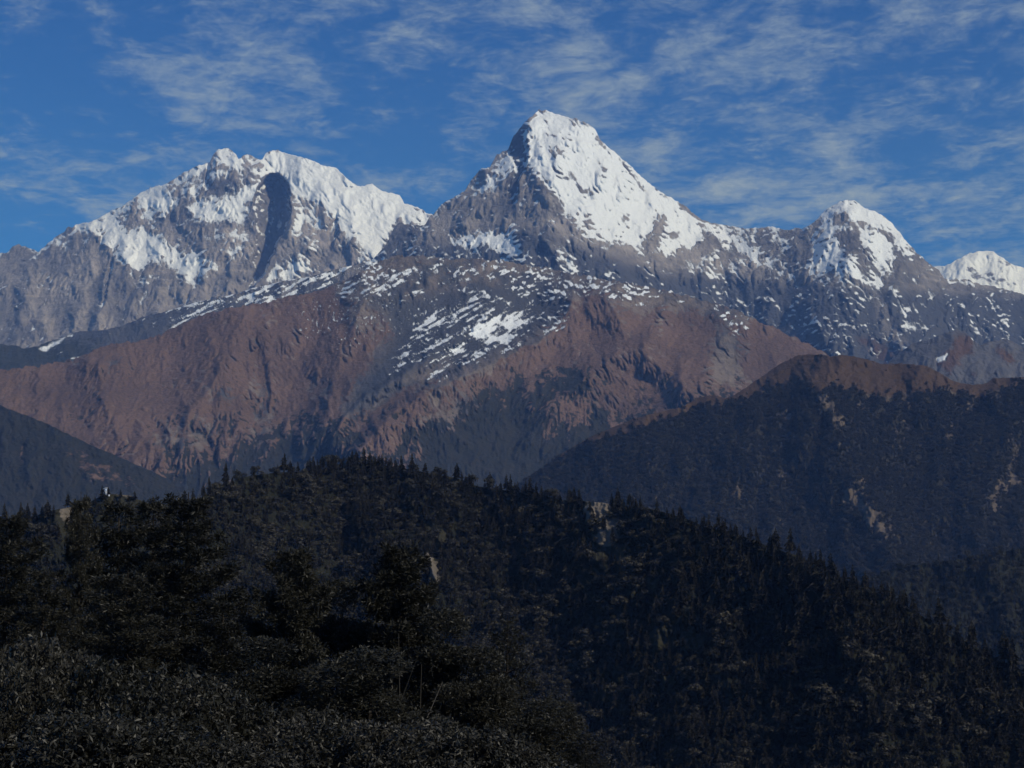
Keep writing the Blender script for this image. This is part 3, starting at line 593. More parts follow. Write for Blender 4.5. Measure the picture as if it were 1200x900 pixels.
fb = curve([(-300, 500), (0, 520), (60, 545), (170, 560), (210, 575), (300, 560), (340, 540), (400, 536), (425, 545), (450, 545), (478, 522), (483, 512), (510, 503), (543, 495), (560, 482), (587, 469), (612, 454), (647, 446), (690, 442), (667, 459), (650, 466)], X)
forest = np.maximum(forest, 1.25 * M([(430, 545), (478, 525), (483, 512), (510, 503), (543, 495), (560, 482), (587, 469), (612, 454), (647, 446), (690, 440), (685, 450), (667, 460), (640, 470), (634, 480), (650, 492), (677, 506), (690, 492), (720, 490), (753, 488), (800, 478), (860, 466), (960, 560), (900, 700), (400, 700)], 44))
forest = np.maximum(forest, 1.1 * M([(180, 570), (210, 560), (225, 540), (262, 545), (290, 520), (300, 535), (330, 515), (350, 520), (365, 500), (395, 508), (410, 520), (395, 560), (300, 640), (150, 640)], 22))
forest += -0.9 * np.clip(cv * 0.2, -0.7, 0.7) + 1.1 * fine_ + 1.0 * mid_ + gz * (-cv * 0.12) + gz * 0.25
forest -= 0.35 * (Y < 430)
led = fbm((X - 0.9 * Y) / 9, (Y + 0.45 * X) / 2.3, 141, 5, 0.68) + 0.07 * g.ledge(); sp_ = fbm(X / 3.2, Y / 3.0, 143, 4, 0.6)
top = curve(skyb, X)
band = (1 - sstep(8, 44, g.WY - top)) * sstep(400, 440, X) * (1 - sstep(860, 900, X))
band = np.maximum(band, 0.75 * M([(400, 335), (520, 320), (560, 330), (640, 350), (655, 365), (600, 360), (500, 350), (440, 350)], 10))
band = np.maximum(band, 0.9 * M([(585, 305), (680, 322), (672, 355), (650, 385), (630, 375), (590, 345)], 12))
clump = sstep(0.40, 0.56, fbm(X / 34, Y / 14, 149, 4, 0.6)); band = band * (0.4 + 0.6 * clump)
snow = np.where(band > 0.02, -0.35 + 0.42 * band + (led - 0.46) * 3.4 * band + (sp_ - 0.5) * 1.6 * band, -0.4)
strk = fbm((X - 0.9 * Y) / 24, (Y + 0.55 * X) / 3.0, 151, 5, 0.7) + 0.04 * g.ledge()
for p, v in [(Q(400, 290, 4, [(580, 370), (650, 300), (700, 280), (760, 300), (850, 295), (890, 330), (860, 380), (820, 440), (760, 465), (700, 450), (620, 450), (540, 470), (560, 430)]), .74),
             (Q(400, 290, 4, [(330, 390), (360, 340), (430, 300), (440, 260), (450, 300), (540, 320), (640, 300), (600, 340), (520, 350), (420, 380), (340, 430)]), .60),
             (Q(400, 290, 4, [(520, 520), (560, 480), (660, 460), (700, 470), (620, 520), (540, 545)]), .5), (Q(400, 290, 4, [(940, 330), (1040, 320), (1010, 370), (970, 370)]), .5),
             (Q(400, 290, 4, [(590, 270), (640, 230), (660, 225), (640, 290), (600, 300)]), .6), (Q(400, 290, 4, [(410, 580), (480, 550), (470, 580), (420, 600)]), .35), (Q(400, 290, 4, [(310, 440), (440, 420), (600, 480), (540, 500), (400, 500), (220, 570)]), .36),
             (Q(400, 290, 4, [(0, 205), (60, 170), (150, 150), (330, 110), (350, 130), (200, 165), (80, 200), (30, 215)]), .62)]:
    m = M(p, 10); snow = np.maximum(snow, -0.3 + m * (v + 0.3) + (strk - 0.5) * 3.2 * (m > 0.02) + (sp_ - 0.5) * 0.5 * (m > 0.02))
speck = M([(330, 345), (430, 335), (560, 350), (560, 400), (470, 400), (400, 420), (340, 400)], 14)
snow = np.maximum(snow, -0.4 + speck * 0.3 + (fbm(X / 2.2, Y / 2.2, 171, 2) - 0.5) * 1.7 * speck)
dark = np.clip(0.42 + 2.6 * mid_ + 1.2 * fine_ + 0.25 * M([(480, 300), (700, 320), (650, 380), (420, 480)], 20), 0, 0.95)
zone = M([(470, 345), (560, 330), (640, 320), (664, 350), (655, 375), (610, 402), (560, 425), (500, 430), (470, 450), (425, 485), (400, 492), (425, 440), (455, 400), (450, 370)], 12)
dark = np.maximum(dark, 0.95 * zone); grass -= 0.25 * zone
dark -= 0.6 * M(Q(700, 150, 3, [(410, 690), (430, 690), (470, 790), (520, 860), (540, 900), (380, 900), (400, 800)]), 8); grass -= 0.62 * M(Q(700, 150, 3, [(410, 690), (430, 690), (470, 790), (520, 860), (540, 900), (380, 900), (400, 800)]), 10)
dark = np.clip(dark, 0, 1)
g_jag['brown_hill'] = 8.0
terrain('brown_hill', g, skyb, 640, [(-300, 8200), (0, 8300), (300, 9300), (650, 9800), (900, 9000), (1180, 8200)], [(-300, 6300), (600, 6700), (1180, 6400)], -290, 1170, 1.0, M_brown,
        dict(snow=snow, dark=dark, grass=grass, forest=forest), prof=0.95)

# ------------------------------------------------------------------ 7. shaded wooded spur, lower left, 5.6 km off
g = Grid(-300, 360, 460, 680, 71, warp=2.5, wscale=14); X, Y = g.X, g.Y
sk7 = [(-300, 470), (-100, 470), (0, 475), (20, 483), (47, 493), (83, 510), (110, 523), (143, 537), (180, 553), (200, 563), (213, 577), (300, 610), (360, 630)]
g.ridge([(0, 475), (60, 520), (120, 570), (160, 620)], 14, 60, 60); g.ridge([(-120, 470), (-80, 540), (-40, 620)], 16, 60, 80)
rough(g, 75, 1.1); g.erode(0.7, n=12000, steps=40, rounds=5, seed=6); g.R += 3.0 * (fbm(X / 3, Y / 3, 19, 3, 0.6) - 0.5)
forest = 1.1 + 0.6 * (fbm(X / 9, Y / 9, 5, 4) - 0.5)
forest -= 0.75 * g.mask(Q(0, 400, 3, [(215, 385), (250, 375), (330, 400), (370, 440), (420, 470), (470, 500), (440, 510), (370, 495), (330, 490), (290, 460), (260, 420)]), 16) + 1.0 * g.mask(Q(0, 400, 3, [(68, 378), (84, 378), (82, 425), (72, 425)]), 6)
g_jag['wooded_spur'] = 2.5
terrain('wooded_spur', g, sk7, 680, [(-300, 6900), (0, 6700), (360, 6000)], [(-300, 5500), (360, 5000)], -290, 350, 1.2, M_brown, dict(snow=X * 0 - 1, dark=X * 0, grass=X * 0 + 0.8, forest=forest))

# ------------------------------------------------------------------ 8. dark wooded ridge on the right, 5.5 km off
g = Grid(560, 1520, 395, 760, 81, warp=2.5, wscale=14); X, Y = g.X, g.Y
sk8 = [(560, 600), (600, 575), (625, 556), (645, 542), (665, 527), (700, 508), (745, 490), (775, 482)] + Q(800, 380, 3, [(0, 290), (60, 255), (110, 248), (150, 260), (180, 250), (240, 210), (300, 170), (350, 135), (410, 108), (480, 105), (520, 112), (560, 106), (640, 120), (700, 140), (780, 138), (860, 146), (920, 180), (960, 203), (1010, 212), (1070, 208), (1090, 190), (1200, 185)]) + [(1300, 430), (1520, 420)]
g.R += 44 * (fbm(X / 150, Y / 130, 13, 3) - 0.5)
g.ridge([(935, 416), (955, 450), (975, 490), (990, 540), (1020, 600), (1050, 660)], 42, 70, 90, 1.0, 0.2)
g.ridge([(880, 450), (870, 500), (850, 560), (840, 620)], 14, 60, 50); g.ridge([(1060, 425), (1080, 470), (1110, 520), (1130, 580)], 14, 60, 60); g.ridge([(1170, 442), (1175, 500), (1160, 560), (1150, 620)], 16, 50, 60); g.ridge([(745, 490), (760, 540), (740, 600)], 14, 70, 60)
g.R *= 1.7; rough(g, 85, 1.3); g.erode(0.75, n=32000, steps=50, rounds=7, seed=6)
g.R += 3.6 * (fbm(X / 3.2, Y / 3.2, 19, 3, 0.6) - 0.5) * sstep(10, 30, Y - curve(sk8, X))
M = g.mask; cv = g.curv(4); fine_ = fbm(X / 5, Y / 6, 77, 5, 0.65) - 0.5
forest = 1.0 + 1.2 * fine_ - 0.05 * np.clip(cv, -4, 4) + 1.3 * (fbm(X / 34, Y / 46, 58, 4, 0.6) - 0.5)
low = curve([(560, 560), (850, 462), (880, 460), (900, 445)] + Q(800, 380, 3, [(340, 205), (400, 190), (450, 200), (480, 222), (540, 198), (600, 205), (660, 228), (730, 240), (780, 215), (850, 212), (940, 205), (990, 225), (1060, 235), (1075, 212), (1200, 185)]) + [(1520, 410)], X)
topm = 1 - sstep(-8, 8, g.WY - low - 4 + 16 * fine_)
forest -= 1.35 * topm
for p, v in [(Q(800, 380, 3, [(470, 250), (500, 250), (540, 310), (565, 350), (540, 355), (490, 310), (470, 280)]), 1.2), (Q(800, 380, 3, [(660, 672), (700, 690), (755, 740), (760, 757), (730, 755), (700, 730), (670, 700)]), 1.5),
             (Q(800, 380, 3, [(565, 600), (620, 610), (625, 640), (590, 630)]), 1.2), (Q(800, 380, 3, [(620, 540), (650, 545), (640, 565)]), 1.1), (Q(800, 380, 3, [(180, 590), (205, 588), (205, 635), (190, 640)]), 1.2),
             (Q(800, 380, 3, [(385, 460), (425, 450), (420, 500), (385, 560), (375, 540)]), .85), (Q(800, 380, 3, [(345, 500), (358, 500), (330, 580), (315, 610)]), .8), (Q(800, 380, 3, [(80, 525), (105, 522), (100, 545)]), 1.0),
             (Q(800, 380, 3, [(1045, 600), (1100, 595), (1105, 650), (1080, 650)]), .85), (Q(800, 380, 3, [(840, 700), (870, 710), (870, 790), (840, 790)]), .75), (Q(800, 380, 3, [(660, 760), (690, 775), (680, 800)]), .9), (Q(800, 380, 3, [(375, 300), (385, 330), (378, 335)]), .8),
             (Q(800, 380, 3, [(1120, 550), (1165, 550), (1160, 620), (1130, 600)]), .7), (Q(800, 380, 3, [(1150, 420), (1195, 410), (1195, 520), (1160, 500)]), .35), (Q(800, 380, 3, [(510, 420), (560, 420), (560, 470), (520, 460)]), .6), (Q(800, 380, 3, [(985, 500), (1030, 500), (1030, 530)]), .65)]:
    forest -= 1.0 * v * M(p, 14) * (0.75 + 0.8 * (fbm(X / 4, Y / 3, 97, 3) - 0.35))
grass = topm * 1.1 + 0.25 + 0.5 * fine_
g_jag['wooded_ridge'] = 2.5
_, (wPX, wPY, wP) = terrain('wooded_ridge', g, sk8, 720, [(560, 5200), (950, 5600), (1520, 5200)], [(560, 4100), (1520, 4000)], 565, 1500, 1.0, M_wood, dict(snow=X * 0 - 1, dark=X * 0, grass=grass, forest=forest))
WF = g.sample(forest, wPX, wPY)

# ------------------------------------------------------------------ 9. low wooded spur, lower right, 2.6 km off
M_near = terrain_mat('forest_floor', (0.16, 0.135, 0.11), (0.09, 0.078, 0.062), (0.24, 0.20, 0.165), (0.040, 0.036, 0.022), (0.024, 0.024, 0.016), (0.010, 0.012, 0.008), (0.022, 0.021, 0.014), scale=0.12, bump=0.7)
g = Grid(900, 1560, 600, 1020, 91, warp=2.5, wscale=14); X, Y = g.X, g.Y
sk9 = [(900, 740), (1000, 686), (1020, 676), (1053, 665), (1083, 660), (1120, 656), (1160, 648), (1200, 642), (1300, 630), (1560, 640)]
g.R += 30 * (fbm(X / 120, Y / 110, 13, 3) - 0.5); rough(g, 95, 0.5)
g_jag['wooded_knoll'] = 2.0
_, (kPX, kPY, kP) = terrain('wooded_knoll', g, sk9, 1000, 2700, 2050, 910, 1540, 3.0, M_near, dict(snow=X * 0 - 1, dark=X * 0, grass=X * 0 + 0.9, forest=X * 0 + 0.8), backlen=700)

# ------------------------------------------------------------------ 10. the forested hill across the valley, 1.1 to 1.5 km off
g = Grid(-380, 1600, 520, 1010, 95, warp=4, wscale=24); X, Y = g.X, g.Y
TR = 14
sk10 = [(-380, 640), (-120, 615), (0, 600 + TR), (13, 597 + TR), (33, 592 + TR), (67, 583 + TR), (100, 577 + TR), (115, 577 + 6), (123, 577 + 4), (133, 579), (154, 581), (167, 585 + 3), (190, 590 + 3), (207, 585 + TR), (222, 578 + TR), (240, 566 + TR), (258, 556 + TR), (283, 545 + TR), (300, 543 + TR), (320, 540 + TR), (367, 538 + TR), (397, 530 + TR), (440, 530 + TR), (475, 535 + TR), (500, 540 + TR), (535, 546 + TR), (560, 556 + TR), (587, 560 + TR), (633, 566 + TR),
         (660, 572 + TR), (707, 575 + TR), (740, 580 + TR), (770, 584 + TR), (797, 591 + TR), (830, 605 + TR), (860, 610 + TR), (900, 622 + TR + 4), (930, 630 + TR + 6), (960, 640 + TR + 8), (987, 655 + TR + 8), (1010, 668 + TR + 6), (1050, 690 + TR), (1100, 720 + TR), (1150, 748 + TR), (1200, 775 + TR), (1350, 850), (1600, 900)]
g.R += 20 * (fbm(X / 200, Y / 170, 3, 3) - 0.5)
g.ridge([(664, 580), (668, 620), (690, 660), (765, 700), (795, 745), (825, 800), (850, 900), (870, 1000)], 9, 120, 150, 1.0, 0.0)
g.ridge([(400, 545), (420, 620), (500, 700), (560, 800), (600, 900)], 14, 120, 90); g.ridge([(960, 655), (970, 720), (1010, 800), (1050, 900)], 16, 90, 90); g.ridge([(510, 560), (505, 640), (512, 680)], 12, 40, 40)
rough(g, 98, 0.7)
g.erode(0.7, n=14000, steps=60, rounds=4, seed=8)
M = g.mask
bare = np.zeros_like(X)
cliff = M(Q(640, 560, 10, [(500, 250), (640, 235), (760, 290), (780, 420), (830, 500), (840, 600), (880, 680), (800, 760), (700, 820), (620, 780), (580, 600), (480, 470), (470, 400), (540, 330)]), 5)
cliff2 = M(Q(200, 500, 3, [(880, 445), (905, 440), (925, 480), (940, 480), (942, 555), (925, 555), (910, 500), (885, 470)]), 3)
g.R += 3 * cliff * (fbm(X / 7, Y / 4, 5, 4, 0.6, True)) + 4 * cliff2 + 9 * cliff * (735 - X) / 60 + 10 * cliff2 * (518 - X) / 20
for p, v in [(Q(60, 550, 10, [(90, 460), (200, 450), (250, 500), (240, 560), (230, 620), (270, 680), (230, 690), (160, 600), (100, 560), (80, 520)]), 1.0),
             (Q(60, 550, 10, [(740, 270), (850, 280), (960, 310), (950, 350), (840, 340), (750, 310)]), 1.0), (Q(60, 550, 10, [(1050, 330), (1150, 350), (1120, 375), (1050, 360)]), 1.0),
             (Q(60, 550, 10, [(560, 250), (700, 270), (700, 310), (560, 300)]), .8)]: bare = np.maximum(bare, v * M(p, 3))
glade = np.zeros_like(X)
glade = np.maximum(glade, M([(64, 597), (96, 597), (96, 634), (64, 634)], 4)); glade = np.maximum(glade, M([(130, 578), (158, 580), (190, 586), (190, 596), (130, 594)], 3)); glade = np.maximum(glade, 0.9 * M([(680, 640), (735, 640), (735, 660), (690, 660)], 5))
for p, v in [(Q(200, 500, 3, [(960, 170), (1010, 160), (1010, 220), (960, 250)]), .8), (Q(200, 500, 3, [(890, 350), (930, 340), (980, 400), (980, 450), (940, 430), (900, 400)]), .8), (Q(200, 500, 3, [(1100, 260), (1130, 250), (1130, 310), (1100, 310)]), .7),
             (Q(600, 540, 3, [(300, 280), (350, 300), (480, 440), (600, 560), (680, 650), (640, 650), (500, 520), (380, 380)]), .62), (Q(600, 540, 3, [(480, 600), (560, 590), (590, 650), (500, 650)]), .8),
             (Q(500, 680, 4, [(820, 530), (900, 540), (950, 620), (850, 580)]), .8), (Q(500, 680, 4, [(1000, 250), (1160, 240), (1160, 310), (1020, 290)]), .6), (Q(500, 680, 4, [(1100, 460), (1150, 470), (1150, 510), (1110, 500)]), .8), (Q(500, 680, 4, [(1100, 790), (1200, 790), (1180, 840), (1110, 830)]), .8),
             (Q(600, 540, 3, [(430, 190), (460, 180), (440, 220), (415, 220)]), .8)]: glade = np.maximum(glade, v * M(p, 6))
small = [(627, 694), (632, 692), (640, 690), (722, 727), (729, 721), (735, 684), (755, 675), (633, 740), (636, 754), (742, 770), (757, 789), (506, 655), (508, 676), (660, 588), (782, 685), (1020, 672)]
rock = np.maximum(cliff, cliff2)
for (a, b) in small: rock = np.maximum(rock, np.exp(-((X - a) / 2.6) ** 2 - ((Y - b) / 1.8) ** 2))
g_jag['forested_hill'] = 1.5
grass = 1.0 - 1.3 * np.maximum(rock, bare); forest = 0.7 - 1.4 * np.maximum(np.maximum(rock, bare), glade)
_, (hPX, hPY, hP) = terrain('forested_hill', g, sk10, 1000, [(-380, 1250), (0, 1250), (200, 1300), (400, 1550), (600, 1450), (800, 1250), (1000, 1080), (1200, 1000), (1600, 950)],
        [(-380, 900), (400, 1080), (700, 1020), (1000, 900), (1600, 850)], -370, 1580, 2.0, M_near, dict(snow=X * 0 - 1, dark=X * 0, grass=grass, forest=forest), backlen=420, backslope=0.7)
openness = np.clip(np.maximum(rock, np.maximum(bare, glade)), 0, 1)
hO = g.sample(openness, hPX, hPY)

# ------------------------------------------------------------------ valley floor and the slope the viewer stands on
def near_z(x, y):
    z = np.interp(y, [-80, -10, 0, 12, 30, 60, 100, 200, 400, 900, 1300], [-6, -1.9, -1.8, -3.6, -7.6, -14.5, -25, -62, -135, -300, -420])
    return z + np.where(y > 8, 1, 0) * (fbm(x / 14.0 + 40, y / 14.0 + 40, 7, 4) - 0.5) * np.clip(y / 20, 0, 3) - np.abs(x) * 0.02
gx, gy = np.meshgrid(np.concatenate([np.linspace(-700, -60, 40), np.linspace(-58, 58, 100), np.linspace(60, 700, 40)]), np.concatenate([np.linspace(-80, 0, 20), np.linspace(1, 120, 110), np.linspace(125, 1300, 80)]))
co = np.stack([gx, gy, near_z(gx, gy)], -1)
g0 = {k: np.zeros(gx.size) for k in ('dark', 'snow')}; g0['snow'] -= 1; g0['grass'] = np.full(gx.size, 0.9); g0['forest'] = np.full(gx.size, 0.45)
M_here = terrain_mat('near_ground', (0.10, 0.09, 0.075), (0.07, 0.06, 0.05), (0.12, 0.11, 0.09), (0.050, 0.045, 0.030), (0.034, 0.031, 0.022), (0.014, 0.016, 0.010), (0.028, 0.027, 0.019), scale=0.012, bump=0.3)
mesh_from('near_slope', co.reshape(-1, 3), grid_faces(*gx.shape), M_here, g0)
vx, vy = np.meshgrid(np.linspace(-24000, 24000, 90), np.linspace(-6000, 27000, 70))
vz = -1500 + 160 * (fbm(vx / 2500, vy / 2500, 3, 4) - 0.5)
g0 = {'dark': np.zeros(vx.size), 'snow': np.zeros(vx.size) - 1, 'grass': np.full(vx.size, 0.5), 'forest': np.full(vx.size, 1.2)}
mesh_from('valley_ground', np.stack([vx, vy, vz], -1).reshape(-1, 3), grid_faces(*vx.shape), M_wood, g0)

# ------------------------------------------------------------------ the air between here and the peaks
hz = bpy.data.materials.new('air'); hz.use_nodes = True; nt = hz.node_tree; nt.nodes.clear()
pv = N(nt, 'ShaderNodeVolumePrincipled'); pv.inputs['Color'].default_value = (0.20, 0.40, 1.0, 1); pv.inputs['Absorption Color'].default_value = (1, 1, 1, 1)
pv.inputs['Density'].default_value = 2.7e-5; pv.inputs['Anisotropy'].default_value = 0.0
o = N(nt, 'ShaderNodeOutputMaterial'); nt.links.new(pv.outputs[0], o.inputs['Volume'])
x0, x1, y0, y1, z0, z1 = -25000, 25000, -7000, 28500, -1640, 6200
co = [(x, y, z) for z in (z0, z1) for y in (y0, y1) for x in (x0, x1)]
fc = [(0, 2, 3, 1), (4, 5, 7, 6), (0, 1, 5, 4), (2, 6, 7, 3), (0, 4, 6, 2), (1, 3, 7, 5)]
mesh_from('haze', co, fc, hz, smooth=False, kind='stuff')
# ------------------------------------------------------------------ foliage and bark
def leaf_mat(name, ca, cb, scale, rough=0.6, spec=0.2, cc=None):
    m = bpy.data.materials.new(name); m.use_nodes = True; nt = m.node_tree; nt.nodes.clear()
    geo = N(nt, 'ShaderNodeNewGeometry'); P = geo.outputs['Position']; oi = N(nt, 'ShaderNodeObjectInfo')
    n = noise(nt, P, scale, 3, 0.6)
    n = mth(nt, 'ADD', mth(nt, 'MULTIPLY', n, 0.6), mth(nt, 'MULTIPLY', noise(nt, P, 0.006, 4, 0.6), 0.4))
    f = mth(nt, 'ADD', mth(nt, 'MULTIPLY', n, 0.8), mth(nt, 'MULTIPLY', oi.outputs['Random'], 0.35))
    c = mixc(nt, maprange(nt, f, 0.4, 0.75), ca, cb)
    if cc: c = mixc(nt, maprange(nt, noise(nt, P, scale * 7, 2, 0.6), 0.6, 0.72), c, cc)
    b = N(nt, 'ShaderNodeBsdfPrincipled'); nt.links.new(c, b.inputs['Base Color']); b.inputs['Roughness'].default_value = rough
    b.inputs['Specular IOR Level'].default_value = spec
    o = N(nt, 'ShaderNodeOutputMaterial'); nt.links.new(b.outputs[0], o.inputs[0]); return m
M_fir = leaf_mat('fir_needles', (0.019, 0.017, 0.011), (0.036, 0.031, 0.020), 0.05)
M_oak = leaf_mat('oak_leaves', (0.020, 0.018, 0.012), (0.040, 0.035, 0.023), 0.03)
M_bark = leaf_mat('bark', (0.022, 0.018, 0.015), (0.045, 0.038, 0.032), 2.0, 0.9, 0.1)
M_pale = leaf_mat('pale_bark', (0.16, 0.14, 0.12), (0.26, 0.23, 0.20), 3.0, 0.9, 0.1)

def quads_mesh(name, V, mat, k=4):
    V = np.asarray(V, np.float32).reshape(-1, 3)
    me_o = mesh_from(name, V, np.arange(len(V)).reshape(-1, k), mat, smooth=False, kind=None)
    me = me_o.data; bpy.data.objects.remove(me_o); return me
def cone_mesh(name, pts, radii, mat, sides=6, extra=()):
    """tapered limbs: list of polylines with radii"""
    Vs, Fs = [], []
    for P, Rr in [(pts, radii)] + list(extra):
        P = np.asarray(P, float); base = len(Vs)
        for i, p in enumerate(P):
            d = P[min(i + 1, len(P) - 1)] - P[max(i - 1, 0)]; d = d / (np.linalg.norm(d) + 1e-9)
            u = np.cross(d, [0.31, 0.95, 0.1]); u /= np.linalg.norm(u) + 1e-9; v = np.cross(d, u)
            for s in range(sides):
                a = 2 * math.pi * s / sides; Vs.append(p + Rr[i] * (math.cos(a) * u + math.sin(a) * v))
        for i in range(len(P) - 1):
            for s in range(sides):
                a = base + i * sides + s; b = base + i * sides + (s + 1) % sides
                Fs.append((a, b, b + sides, a + sides))
    me_o = mesh_from(name, Vs, Fs, mat, kind=None); me = me_o.data; bpy.data.objects.remove(me_o); return me

def far_fir(seed):
    r = np.random.RandomState(seed); H = 1.0; out_ = []
    lean = (r.rand(2) - 0.5) * 0.06; n = 13
    gaps = r.rand(40)
    for i in range(n):
        t = 0.16 + 0.84 * (i + r.rand() * 0.5) / n; L = (0.205 * (1 - t) ** 0.75 + 0.012) * (0.7 + 0.6 * r.rand())
        nb = 7 if i < n - 3 else 4
        for j in range(nb):
            if gaps[(i * 5 + j) % 40] < 0.12: continue
            a = 2 * math.pi * (j + r.rand() * 0.8) / nb; l = L * (0.65 + 0.6 * r.rand()); ca, sa = math.cos(a), math.sin(a)
            c = np.array([lean[0] * t, lean[1] * t, t]); up = 0.02 + 0.05 * r.rand(); dr = (0.25 + 0.35 * r.rand()) * l
            tip = c + np.array([ca * l, sa * l, -dr]); m = c + np.array([ca * l * 0.5, sa * l * 0.5, up * 0.5])
            w = l * 0.30 + 0.012; pv_ = np.array([-sa, ca, 0]) * w
            out_ += [c, m + pv_ - [0, 0, 0.02], tip, m - pv_ - [0, 0, 0.02]]
            out_ += [c + [0, 0, 0.01], m + [0, 0, up * 0.4], tip + [0, 0, 0.01], m - [0, 0, 0.055 + 0.03 * r.rand()]]
    c = np.array([lean[0], lean[1], 1.0])
    for a in (0, 1.6): out_ += [c + [0, 0, 0.05], c + [0.012 * math.cos(a), 0.012 * math.sin(a), 0], c - [0, 0, 0.06], c - [0.012 * math.cos(a), 0.012 * math.sin(a), 0]]
    crown = quads_mesh('crown', out_, M_fir)
    trunk = cone_mesh('trunk', [(0, 0, -0.12), (lean[0] * .5, lean[1] * .5, 0.5), (lean[0], lean[1], 1.0)], (0.017, 0.011, 0.002), M_bark)
    return trunk, crown
def far_oak(seed):
    r = np.random.RandomState(seed); out_ = []; nl = 7
    cs = [np.array([(r.rand() - .5) * .62, (r.rand() - .5) * .62, 0.24 + 0.62 * r.rand()]) for _ in range(nl)] + [np.array([0, 0, 0.8])]
    for c in cs:
        rad = 0.17 + 0.12 * r.rand()
        for _ in range(52):
            d = r.randn(3); d /= np.linalg.norm(d); p = c + d * rad * (0.75 + 0.35 * r.rand()) * [1, 1, .8]
            s = 0.035 + 0.03 * r.rand(); u = np.cross(d, r.randn(3)); u /= np.linalg.norm(u); v = np.cross(d, u) + d * (r.rand() - .5) * 1.2
            out_ += [p + u * s, p + v * s, p - u * s, p - v * s]
    crown = quads_mesh('crown', out_, M_oak)
    ex = [([(0, 0, 0.25), tuple(c * [.6, .6, .8]), tuple(c)], (0.02, 0.012, 0.004)) for c in cs[:4]]
    trunk = cone_mesh('trunk', [(0, 0, -0.15), (0.01, 0, 0.3), (0, 0, 0.7)], (0.035, 0.025, 0.006), M_bark, extra=ex)
    return trunk, crown
FIRS = [far_fir(100 + i) for i in range(5)]; OAKS = [far_oak(200 + i) for i in range(4)]

def joined(name, trunk, crown):
    """one mesh holding both, used only for the mass of trees behind the single ones"""
    me = bpy.data.meshes.new(name)
    vs, ls, ms = [], [], []; off = 0
    for k, m in enumerate((trunk, crown)):
        v = np.empty(len(m.vertices) * 3, np.float32); m.vertices.foreach_get('co', v); vs.append(v)
        l = np.empty(len(m.loops), np.int32); m.loops.foreach_get('vertex_index', l); ls.append(l + off); off += len(m.vertices)
        ms.append(np.full(len(m.polygons), k, np.int32)); me.materials.append(m.materials[0])
    v = np.concatenate(vs); l = np.concatenate(ls); mi = np.concatenate(ms)
    me.vertices.add(off); me.vertices.foreach_set('co', v); me.loops.add(len(l)); me.loops.foreach_set('vertex_index', l)
    me.polygons.add(len(mi)); me.polygons.foreach_set('loop_start', np.arange(0, len(l), 4, dtype=np.int32)); me.polygons.foreach_set('loop_total', np.full(len(mi), 4, np.int32))
    me.polygons.foreach_set('material_index', mi); me.update(calc_edges=True); return me
PROTO = [bpy.data.objects.new('tree_shape', joined('tree_shape', *p)) for p in FIRS + OAKS]

def scatter(name, pts, kinds, scales, widths, rots, label=None):
    me = bpy.data.meshes.new(name); me.vertices.add(len(pts)); me.vertices.foreach_set('co', np.asarray(pts, np.float32).ravel())
    for a, v, ty in (('tk', kinds, 'INT'), ('ts', scales, 'FLOAT'), ('tw', widths, 'FLOAT'), ('tr', rots, 'FLOAT')):
        me.attributes.new(a, ty, 'POINT').data.foreach_set('value', np.asarray(v, np.int32 if ty == 'INT' else np.float32))
    o = bpy.data.objects.new(name, me); scene.collection.objects.link(o); o['kind'] = 'stuff'
    ng = bpy.data.node_groups.new(name, 'GeometryNodeTree')
    ng.interface.new_socket('Geometry', in_out='INPUT', socket_type='NodeSocketGeometry'); ng.interface.new_socket('Geometry', in_out='OUTPUT', socket_type='NodeSocketGeometry')
    gi = ng.nodes.new('NodeGroupInput'); go = ng.nodes.new('NodeGroupOutput'); L = ng.links
    g2i = ng.nodes.new('GeometryNodeGeometryToInstance')
    for p in reversed(PROTO):
        n = ng.nodes.new('GeometryNodeObjectInfo'); n.inputs['Object'].default_value = p; n.transform_space = 'ORIGINAL'
        L.new(n.outputs['Geometry'], g2i.inputs[0])
    def at_(nm, ty):
        n = ng.nodes.new('GeometryNodeInputNamedAttribute'); n.data_type = ty; n.inputs[0].default_value = nm; return n.outputs[0]
    io = ng.nodes.new('GeometryNodeInstanceOnPoints'); io.inputs['Pick Instance'].default_value = True
    L.new(gi.outputs[0], io.inputs['Points']); L.new(g2i.outputs[0], io.inputs['Instance']); L.new(at_('tk', 'INT'), io.inputs['Instance Index'])
    cs = ng.nodes.new('ShaderNodeCombineXYZ'); w = at_('tw', 'FLOAT'); L.new(w, cs.inputs[0]); L.new(w, cs.inputs[1]); L.new(at_('ts', 'FLOAT'), cs.inputs[2]); L.new(cs.outputs[0], io.inputs['Scale'])
    cr = ng.nodes.new('ShaderNodeCombineXYZ'); L.new(at_('tr', 'FLOAT'), cr.inputs[2]); e2 = ng.nodes.new('FunctionNodeEulerToRotation'); L.new(cr.outputs[0], e2.inputs[0]); L.new(e2.outputs[0], io.inputs['Rotation'])
    L.new(io.outputs[0], go.inputs[0])
    md = o.modifiers.new('trees', 'NODES'); md.node_group = ng
    return o

def thing(name, label, cat, loc=(0, 0, 0), rotz=0.0, group=None, scale=(1, 1, 1)):
    o = bpy.data.objects.new(name, None); scene.collection.objects.link(o); o.empty_display_size = 0.5
    o.location = [float(v) for v in loc]; o.rotation_euler = (0, 0, float(rotz)); o.scale = [float(v) for v in scale]; o['label'] = label; o['category'] = cat
    if group: o['group'] = group
    return o
def part(name, me, parent, label=None):
    o = bpy.data.objects.new(name, me); scene.collection.objects.link(o); o.parent = parent
    if label: o['label'] = label
    return o

